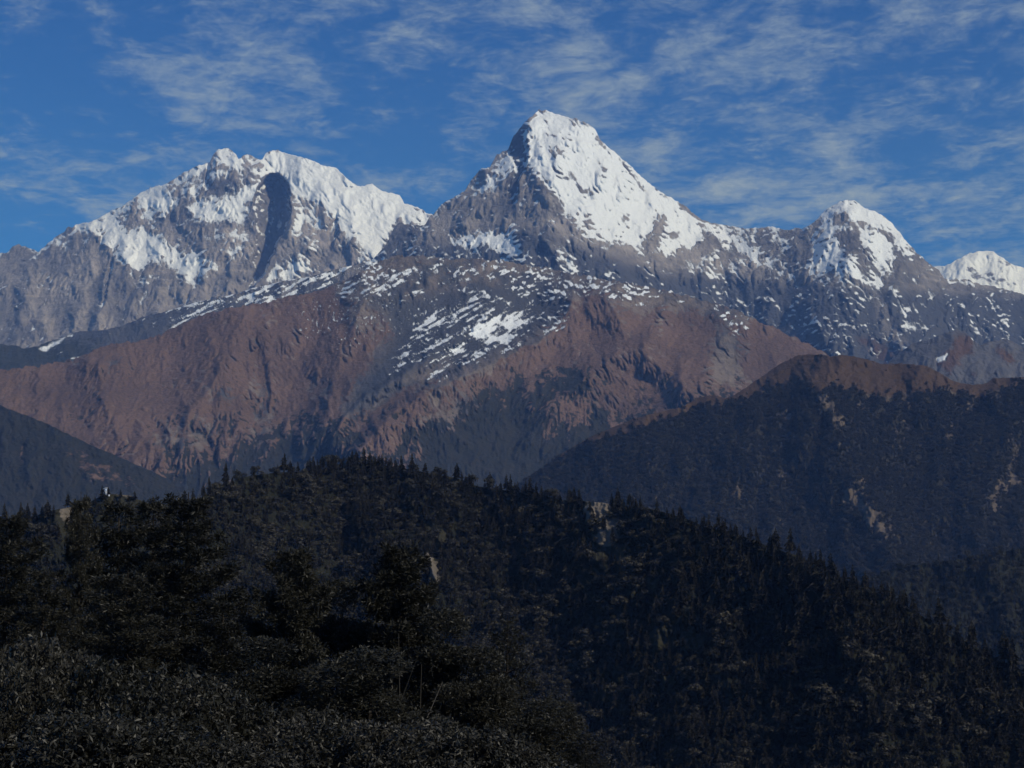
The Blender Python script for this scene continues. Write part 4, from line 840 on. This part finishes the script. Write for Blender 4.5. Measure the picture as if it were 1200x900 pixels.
# trees over the hill across the valley: points spread evenly over the real ground
def spread(P, n, seed, w=None):
    rng = np.random.RandomState(seed)
    e1 = P[1:, :-1] - P[:-1, :-1]; e2 = P[:-1, 1:] - P[:-1, :-1]
    ar = np.linalg.norm(np.cross(e1, e2), axis=-1)
    hor = np.abs(e1[..., 0] * e2[..., 1] - e1[..., 1] * e2[..., 0]); ar = 0.6 * hor + 0.4 * ar
    if w is not None: ar = ar * w[:-1, :-1]
    c = np.cumsum(ar.ravel()); k = np.searchsorted(c, rng.rand(n) * c[-1]); i, j = np.unravel_index(k, ar.shape)
    u = rng.rand(n)[:, None]; v = rng.rand(n)[:, None]
    return P[i, j] + u * e1[i, j] + v * e2[i, j], i, j
rng = np.random.RandomState(5)
def thin(P, rad):
    """drop points that crowd each other"""
    cell = {}; keep = []
    for q, (x, y, z) in enumerate(P):
        cx, cy = int(x // rad), int(y // rad)
        if any((x - P[o_][0]) ** 2 + (y - P[o_][1]) ** 2 < rad * rad for a in (-1, 0, 1) for b in (-1, 0, 1) for o_ in cell.get((cx + a, cy + b), ())): continue
        cell.setdefault((cx, cy), []).append(q); keep.append(q)
    return np.array(keep)
wt = 1.0 - 0.96 * np.clip(hO * 1.5, 0, 1)
pts, hi, hj = spread(hP, 34000, 3, wt)
kp = thin(pts, 4.6); pts, hi, hj = pts[kp], hi[kp], hj[kp]
tpx, tpy = proj(pts[:, 0], pts[:, 1], pts[:, 2])
firness = 0.58 + 0.9 * (fbm(pts[:, 0] / 60, pts[:, 1] / 50, 61, 3) - 0.5) * 1.5 + 0.55 * sstep(700, 850, tpx) * (1 - sstep(0, 110, tpy - curve(sk10, tpx))) + 0.25 * (1 - sstep(0, 30, tpy - curve(sk10, tpx)))
isf = rng.rand(len(pts)) < firness
kinds = np.where(isf, rng.randint(0, 5, len(pts)), 5 + rng.randint(0, 4, len(pts)))
hgt = np.where(isf, 8 + 10 * rng.rand(len(pts)) ** 1.8, 4.5 + 8 * rng.rand(len(pts)) ** 1.5) * (0.85 + 0.3 * fbm(pts[:, 0] / 40, pts[:, 1] / 40, 62, 2))
hgt *= 1 - 0.35 * np.exp(-((tpx - 140) / 60) ** 2)
hgt *= 1 + 0.12 * sstep(880, 960, tpx)
wid = hgt * np.where(isf, 1.1 + 0.6 * rng.rand(len(pts)), 1.0 + 0.4 * rng.rand(len(pts)))
rot = rng.rand(len(pts)) * 6.28
print('hill trees', len(pts))
# the 300 that show largest stand as trees of their own
fgline = curve([(0, 600), (95, 575), (150, 588), (222, 578), (262, 640), (290, 700), (345, 655), (400, 672), (470, 652), (520, 700), (595, 722), (650, 800), (700, 870), (760, 1000)], tpx)
vis = (tpx > 4) & (tpx < 1196) & (tpy < 905) & (tpy - 6 < fgline)
nearcrest = (tpy - curve(sk10, tpx)) < 5
scr = np.where(vis, hgt * np.sqrt(wid / hgt) / pts[:, 1] * np.where(nearcrest, 1.18, 1.0), 0)
order = np.argsort(-scr)[:300]; single = np.zeros(len(pts), bool); single[order] = True
GRP = 'trees on the hill across the valley'
for q in order:
    fir = bool(isf[q]); x, y = tpx[q], tpy[q]; cr = nearcrest[q]
    if fir:
        lab = 'dark pointed fir on the skyline of the forested hill' if cr else 'dark pointed fir low on the near slope of the forested hill' if y > 780 else 'dark pointed fir among the trees on the flank of the forested hill'
    else:
        lab = 'bushy round-headed oak on the skyline of the forested hill' if cr else 'bushy round-headed oak low on the near slope of the forested hill' if y > 780 else 'bushy round-headed oak among the firs on the flank of the forested hill'
    k = kinds[q]; tm, cm = (FIRS + OAKS)[k]
    t = thing('fir_tree' if fir else 'oak_tree', lab, 'tree', pts[q], rot[q], GRP, (wid[q], wid[q], hgt[q]))
    part('trunk', tm, t); part('crown', cm, t)
m = ~single
scatter('hill_forest', pts[m], kinds[m], hgt[m], wid[m], rot[m])
# the wooded knoll, low on the right
p2, _, _ = spread(kP, 16000, 4); kp = thin(p2, 6.0); p2 = p2[kp]; n = len(p2); f2 = rng.rand(n) < 0.6
scatter('knoll_forest', p2, np.where(f2, rng.randint(0, 5, n), 5 + rng.randint(0, 4, n)), 7 + 6 * rng.rand(n), 8 + 5 * rng.rand(n), rng.rand(n) * 6.28)
# the wooded ridge beyond the valley
ww = sstep(0.35, 0.65, WF + 0.25 * (np.random.RandomState(8).rand(*WF.shape) - 0.5)) + 0.004
p3, _, _ = spread(wP, 46000, 6, ww); n = len(p3); f3 = rng.rand(n) < 0.5
scatter('ridge_forest', p3, np.where(f3, rng.randint(0, 5, n), 5 + rng.randint(0, 4, n)), 6 + 7 * rng.rand(n), 10 + 7 * rng.rand(n), rng.rand(n) * 6.28)
# ------------------------------------------------------------------ trees and bushes close to the viewer
M_spray = leaf_mat('needle_sprays', (0.010, 0.010, 0.007), (0.022, 0.021, 0.015), 0.9, 0.5, 0.22, (0.045, 0.041, 0.033))
M_leaf = leaf_mat('leathery_leaves', (0.013, 0.013, 0.009), (0.030, 0.028, 0.022), 1.2, 0.5, 0.3, (0.060, 0.055, 0.048))
def blades(r, C, axis, nb, ln, wd, spread_, droop):
    """rosettes of narrow leaves: C centres, axis unit directions; returns quads"""
    n = len(C)
    d = r.randn(n, nb, 3); d /= np.linalg.norm(d, axis=-1, keepdims=True)
    d = axis[:, None, :] * (1 - spread_) + d * spread_ * 1.2; d[..., 2] -= droop; d /= np.linalg.norm(d, axis=-1, keepdims=True)
    s = np.cross(d, r.randn(n, nb, 3)); s /= np.linalg.norm(s, axis=-1, keepdims=True) + 1e-9
    l = ln * (0.6 + 0.7 * r.rand(n, nb, 1)); w = wd * (0.7 + 0.5 * r.rand(n, nb, 1)); c = C[:, None, :] + d * l * 0.05
    mid = c + d * l * 0.55; tip = c + d * l; tip[..., 2] -= droop * 0.3 * l[..., 0]
    return np.stack([c, mid + s * w, tip, mid - s * w], 2).reshape(-1, 3)
def tree_fir(seed, H, Rb, dens=1.0, p=0.8, low=0.1, droop=0.12, ragged=0.35, blunt=0.0):
    """tall fir seen close: whorls of limbs, side twigs, upturned sprays of needles"""
    r = np.random.RandomState(seed); limbs = []; C = []; A = []
    z = low * H
    ph = r.rand() * 6
    while z < H * 0.985:
        t = z / H; L0 = Rb * ((1 - t) ** p * (1 - blunt) + blunt * math.sqrt(max(0, 1 - t ** 4)))
        nb = r.randint(4, 7)
        for j in range(nb):
            a = ph + 2 * math.pi * j / nb + (r.rand() - .5) * 0.7; L = L0 * (1 - ragged + 1.5 * ragged * r.rand()) + 0.25
            if r.rand() < 0.08: continue
            ca, sa = math.cos(a), math.sin(a); rise = 0.40 * t - 0.08 + 0.55 * (r.rand() - .5)
            u = np.linspace(0, 1, 6); P = np.stack([ca * L * u, sa * L * u, z + L * (rise * u - droop * 3 * u * u * (1 - 0.6 * t) + droop * 1.6 * u ** 3)], -1)
            if L > 0.9: limbs.append((P[::1], (0.012 * L + 0.012) * np.linspace(1, 0.15, 6)))
            ns = max(4, int(L * 34 * dens)); uu = 0.12 + 0.88 * r.rand(ns) ** 0.72
            base = np.stack([np.interp(uu, u, P[:, k]) for k in range(3)], -1)
            side = (r.rand(ns) - .5) * 2 * (0.30 * L * (1.05 - uu) + 0.14)
            c = base + side[:, None] * np.array([-sa, ca, 0]) + np.array([0, 0, 1]) * ((r.rand(ns) - .45) * 0.60)[:, None]
            ax = np.stack([ca * 0.8 - sa * np.sign(side) * 0.5, sa * 0.8 + ca * np.sign(side) * 0.5, 0.55 + 0.3 * r.rand(ns)], -1); ax /= np.linalg.norm(ax, axis=-1, keepdims=True)
            C.append(c); A.append(ax)
        z += H * 0.018 + 0.16 + 0.20 * r.rand(); ph += 1.1
    C = np.concatenate(C); A = np.concatenate(A)
    crown = quads_mesh('crown', blades(r, C, A, 7, 0.28, 0.030, 0.62, 0.0), M_spray)
    tr = cone_mesh('trunk', [(0, 0, -1.5), (0.05, 0, H * .4), (0, 0.04, H * .8), (0, 0, H)], (0.30, 0.21, 0.08, 0.02), M_bark, 8)
    lm = cone_mesh('limbs', limbs[0][0], limbs[0][1], M_bark, 4, limbs[1:])
    return tr, lm, crown
def tree_round(seed, H, Rb, n=2300, leaf=(0.20, 0.030), mat=None, lobes=16, droop=0.0, zlow=0.3, nb=8):
    """broad-crowned tree or bush: forked trunk, lobes of leaf rosettes"""
    r = np.random.RandomState(seed); C = []; A = []; ex = []
    for i in range(lobes):
        a = r.rand() * 6.28; q = math.sqrt(r.rand()); zc = zlow + (1 - zlow) * r.rand()
        rr = Rb * q * math.sqrt(max(0.05, 1 - ((zc - zlow) / (1.02 - zlow)) ** 2.2)) * 0.85
        c = np.array([rr * math.cos(a), rr * math.sin(a), zc * H * 0.93]); rad = Rb * (0.30 + 0.2 * r.rand())
        ex.append(([(0, 0, H * 0.2), tuple(c * [.45, .45, .75]), tuple(c * [.85, .85, .97])], (0.03 * H * 0.35, 0.03 * H * 0.2, 0.012)))
        m = n // lobes; d = r.randn(m, 3); d[:, 2] = d[:, 2] * 0.8 + 0.25; d /= np.linalg.norm(d, axis=-1, keepdims=True)
        C.append(c + d * rad * (0.55 + 0.5 * r.rand(m, 1) ** 0.5) * [1, 1, 0.75]); A.append(d * 0.7 + [0, 0, 0.45])
    C = np.concatenate(C); A = np.concatenate(A); A /= np.linalg.norm(A, axis=-1, keepdims=True)
    crown = quads_mesh('crown', blades(r, C, A, nb, leaf[0], leaf[1], 0.72, droop), mat or M_spray)
    tr = cone_mesh('trunk', [(0, 0, -1.2), (0.04, 0.02, H * .3), (0, 0.05, H * .6)], (0.035 * H * .5, 0.03 * H * .4, 0.02), M_bark, 7)
    lm = cone_mesh('limbs', ex[0][0], ex[0][1], M_bark, 5, ex[1:])
    return tr, lm, crown
def plant(kind, label, px, py_top, D, meshes, H, rotz, group, sc=1.0, cat='tree'):
    """a plant whose top reaches the sight line (px, py_top) at distance D; its foot goes into the slope there"""
    x, y, zt = at(px, py_top, D); zg = float(near_z(np.array(x), np.array(y)))
    hs = (zt - zg) / H
    t = thing(kind, label, cat, (x, y, zg), rotz, group, (sc, sc, hs))
    for nm, me in zip(('trunk', 'limbs', 'crown'), meshes): part(nm, me, t)
    return t
FA, FB, FC = tree_fir(1, 26, 4.6, 1.0, 0.62, 0.25, ragged=0.45), tree_fir(2, 26, 4.2, 1.05, 0.6, 0.25, ragged=0.55, blunt=0.1), tree_fir(3, 26, 5.4, 1.0, 0.62, 0.22, ragged=0.5, blunt=0.08)
FS = tree_fir(4, 20, 4.0, 0.42, 0.75, 0.2, droop=0.05, ragged=0.5)
FD = tree_fir(8, 17, 3.5, 1.35, 0.5, 0.15, droop=0.06, ragged=0.5, blunt=0.12)
RA, RB = tree_round(5, 17, 3.6, 5200, (0.24, 0.030)), tree_round(6, 17, 3.2, 4600, (0.22, 0.030))
G = 'dark trees in the left foreground'
for kind, lab, px, py, D, ms, H, rz, sc in [
    ('fir_tree', 'slender dark fir with a knobbly top standing up beside the bare patch, left foreground', 95, 576, 88, FA, 26, 0.4, 0.62),
    ('fir_tree', 'dark fir with a blunt crown just right of the slender one, below the white tower', 140, 590, 92, FB, 26, 1.9, 1.15),
    ('fir_tree', 'dark fir in the middle of the foreground clump, between two others', 180, 587, 96, FB, 26, 4.2, 1.2),
    ('fir_tree', 'broadest and tallest dark fir, on the right edge of the foreground clump', 221, 577, 90, FC, 26, 2.6, 1.15),
    ('fir_tree', 'dark fir cut by the left edge of the picture', 8, 600, 84, FC, 26, 5.1, 1.05),
    ('fir_tree', 'lower dark fir in front of the clump, near the left edge', 52, 668, 76, FB, 26, 3.3, 0.9),
    ('fir_tree', 'low broad fir in front of the tallest foreground fir', 150, 668, 70, FC, 26, 0.9, 0.95),
    ('fir_tree', 'low dark fir filling the gap right of the tallest foreground fir', 262, 706, 72, FB, 26, 2.2, 0.8),
    ('fir_tree', 'dome-topped dark fir with bristling sprays, left of the centre foreground', 345, 653, 66, FD, 17, 0.3, 0.85),
    ('oak_tree', 'smaller dark oak squeezed between two dome-topped foreground firs', 402, 672, 70, RB, 17, 2.3, 0.8),
    ('fir_tree', 'dome-topped dark fir beside the pale rock step, centre foreground', 468, 648, 68, FD, 17, 3.6, 0.95),
    ('oak_tree', 'lower dark oak behind the pale-tipped scrub, centre foreground', 520, 706, 64, RB, 17, 5.0, 0.9),
    ('fir_tree', 'thin see-through fir with a bare lower trunk, right of the dome-topped firs', 595, 722, 70, FS, 20, 1.2, 0.75),
    ('oak_tree', 'low oak left of the thin see-through fir', 556, 752, 62, RB, 17, 1.0, 0.8),
    ('fir_tree', 'small fir low at the bottom, rightmost of the foreground trees', 686, 858, 58, FS, 20, 4.0, 0.62),
    ('oak_tree', 'low dark oak between the thin fir and the small rightmost fir', 632, 815, 60, RA, 17, 4.4, 0.72),
    ('oak_tree', 'low oak below the left dome-topped fir, above the leathery bushes', 300, 740, 58, RB, 17, 0.1, 0.95),
    ('oak_tree', 'low oak under the smaller dark oak, centre foreground', 430, 752, 56, RA, 17, 2.9, 0.9),
]: plant(kind, lab, px, py, D, ms, H, rz, G, sc)
# bushes along the bottom edge
BA, BB, BC = [tree_round(20 + i, 4.0, 1.9, 2700, (0.115, 0.019), M_leaf, 13, 0.28, 0.25, 9) for i in range(3)]
GB = 'rhododendron bushes along the bottom edge'
for i, (px, py, D, ms, lab) in enumerate([
    (60, 758, 38, BA, 'tallest leathery-leaved bush, at the far left below the firs'), (118, 782, 35, BB, 'leathery-leaved bush right of the tallest far-left bush'),
    (175, 800, 34, BC, 'greyish leathery bush under the broad foreground fir'), (232, 806, 36, BA, 'leathery bush with pale leaf tips below the gap right of the firs'),
    (285, 822, 36, BB, 'darker leathery bush left of the long bottom scrub'), (345, 846, 34, BC, 'low leathery bush below the left dome-topped fir'),
    (400, 856, 33, BA, 'low leathery bush directly below the centre trees'), (452, 858, 32, BB, 'leathery bush with pale upright leaf clusters at the bottom centre'),
    (500, 852, 32, BC, 'bristly pale-tipped bush, highest along the bottom centre'), (548, 862, 32, BA, 'pale-tipped bush at the right end of the bottom scrub'),
    (592, 880, 32, BB, 'lowest bush at the right end of the bottom scrub, mostly cut by the frame'), (26, 786, 36, BC, 'leathery bush above the bare grey ground in the lower left corner'),
    (90, 842, 29, BA, 'leathery bush right of the bare grey ground in the lower left corner'), (150, 862, 29, BB, 'low bush near the bottom edge below the greyish bush'),
    (215, 858, 30, BC, 'low bush at the bottom edge left of the darker leathery bush'), (275, 876, 30, BA, 'lowest bush at the bottom edge under the darker leathery bush')]):
    plant('rhododendron', lab, px, py, D, ms, 4.0, i * 1.7, GB, 0.95 if i % 2 else 1.1, 'bush')
M_sap = leaf_mat('sapling_bark', (0.04, 0.036, 0.03), (0.16, 0.145, 0.13), 2.5, 0.9, 0.1)
# bare pale saplings among the oaks
for px, py, D, H, lab, lean in ((467, 742, 60, 7.0, 'thin pale bare sapling in front of the centre dome-topped fir', 0.12), (494, 778, 58, 5.0, 'shorter pale bare sapling right of the thin one', -0.1)):
    x, y, zt = at(px, py, D); zg = float(near_z(np.array(x), np.array(y)))
    t = thing('bare_sapling', lab, 'sapling', (x, y, zg), 0)
    hh = zt - zg
    part('trunk', cone_mesh('trunk', [(0, 0, -.3), (lean, 0, hh * .5), (0, 0, hh)], (0.035, 0.03, 0.012), M_sap, 6), t)
    part('branch', cone_mesh('branch', [(0, 0, hh * .72), (0.3, 0.1, hh * .8), (0.75, 0.1, hh * .92)], (0.018, 0.012, 0.006), M_sap, 5), t)
    part('branch', cone_mesh('branch', [(0, 0, hh * .55), (-0.5, 0.0, hh * .62), (-0.9, 0.1, hh * .72)], (0.018, 0.012, 0.006), M_sap, 5), t)

# ------------------------------------------------------------------ the white lookout on the bare hilltop
def plain(name, c, rough_=0.6, metal=0.0):
    m = bpy.data.materials.new(name); m.use_nodes = True; nt = m.node_tree; b = nt.nodes['Principled BSDF']
    tcg = N(nt, 'ShaderNodeNewGeometry'); n = noise(nt, tcg.outputs['Position'], 3.0, 4, 0.6)
    nt.links.new(mixc(nt, n, tuple(v * 0.75 for v in c), c), b.inputs['Base Color']); b.inputs['Roughness'].default_value = rough_; b.inputs['Metallic'].default_value = metal; return m
M_white = plain('white_paint', (0.80, 0.82, 0.85)); M_blue = plain('pale_blue_sheet', (0.50, 0.60, 0.78)); M_iron = plain('galvanised_iron', (0.35, 0.37, 0.40), 0.5)
def boxes(name, bs, mat, parent):
    V, Fc = [], []
    for (cx, cy, cz, sx, sy, sz) in bs:
        b = len(V); V += [(cx + i * sx / 2, cy + j * sy / 2, cz + k * sz / 2) for k in (-1, 1) for j in (-1, 1) for i in (-1, 1)]
        Fc += [(b, b + 2, b + 3, b + 1), (b + 4, b + 5, b + 7, b + 6), (b, b + 1, b + 5, b + 4), (b + 2, b + 6, b + 7, b + 3), (b, b + 4, b + 6, b + 2), (b + 1, b + 3, b + 7, b + 5)]
    o = mesh_from(name, V, Fc, mat, smooth=False, kind=None); o.parent = parent; return o
tx, ty, tz = at(123.2, 579.5, 1262)
tw_ = thing('lookout_tower', 'small white lookout tower with a slanting roof on the bare hilltop at the left', 'tower', (tx, ty, tz - 0.6), 0.15)
boxes('post', [(sx * 1.3, sy * 1.1, 1.9, .18, .18, 3.8) for sx in (-1, 1) for sy in (-1, 1)], M_iron, tw_)
boxes('platform', [(0, 0, 3.0, 3.1, 2.7, .18)], M_white, tw_)
boxes('stair_wall', [(0.75, -0.2, 1.6, 1.1, 1.6, 3.0)], M_white, tw_)
boxes('cabin', [(0.45, 0, 4.2, 1.7, 2.2, 2.3)], M_blue, tw_)
boxes('railing', [(-0.7, -1.28, 4.0, 1.5, .06, .08), (-1.5, 0, 4.0, .06, 2.5, .08), (-1.45, -1.25, 3.5, .07, .07, 1.0), (-0.2, -1.28, 3.5, .07, .07, 1.0)], M_iron, tw_)
rf = mesh_from('roof', [(-2.1, -1.7, 4.9), (0.2, -1.7, 6.0), (1.9, -1.7, 5.9), (-2.1, 1.7, 4.9), (0.2, 1.7, 6.0), (1.9, 1.7, 5.9), (-2.1, -1.7, 4.65), (0.2, -1.7, 5.75), (1.9, -1.7, 5.6), (-2.1, 1.7, 4.65), (0.2, 1.7, 5.75), (1.9, 1.7, 5.6)],
               [(0, 1, 4, 3), (1, 2, 5, 4), (6, 9, 10, 7), (7, 10, 11, 8), (0, 6, 7, 1), (1, 7, 8, 2), (3, 4, 10, 9), (4, 5, 11, 10), (0, 3, 9, 6), (2, 8, 11, 5)], M_white, smooth=False, kind=None); rf.parent = tw_
hx, hy, hz_ = at(127.6, 581, 1262)
hut = thing('white_hut', 'tiny pale hut just right of the white lookout tower', 'hut', (hx, hy, hz_ - 0.5), 0.1)
boxes('wall', [(0, 0, 0.7, 1.3, 1.1, 1.4)], M_white, hut); boxes('roof', [(0, 0, 1.45, 1.6, 1.4, .1)], M_blue, hut)
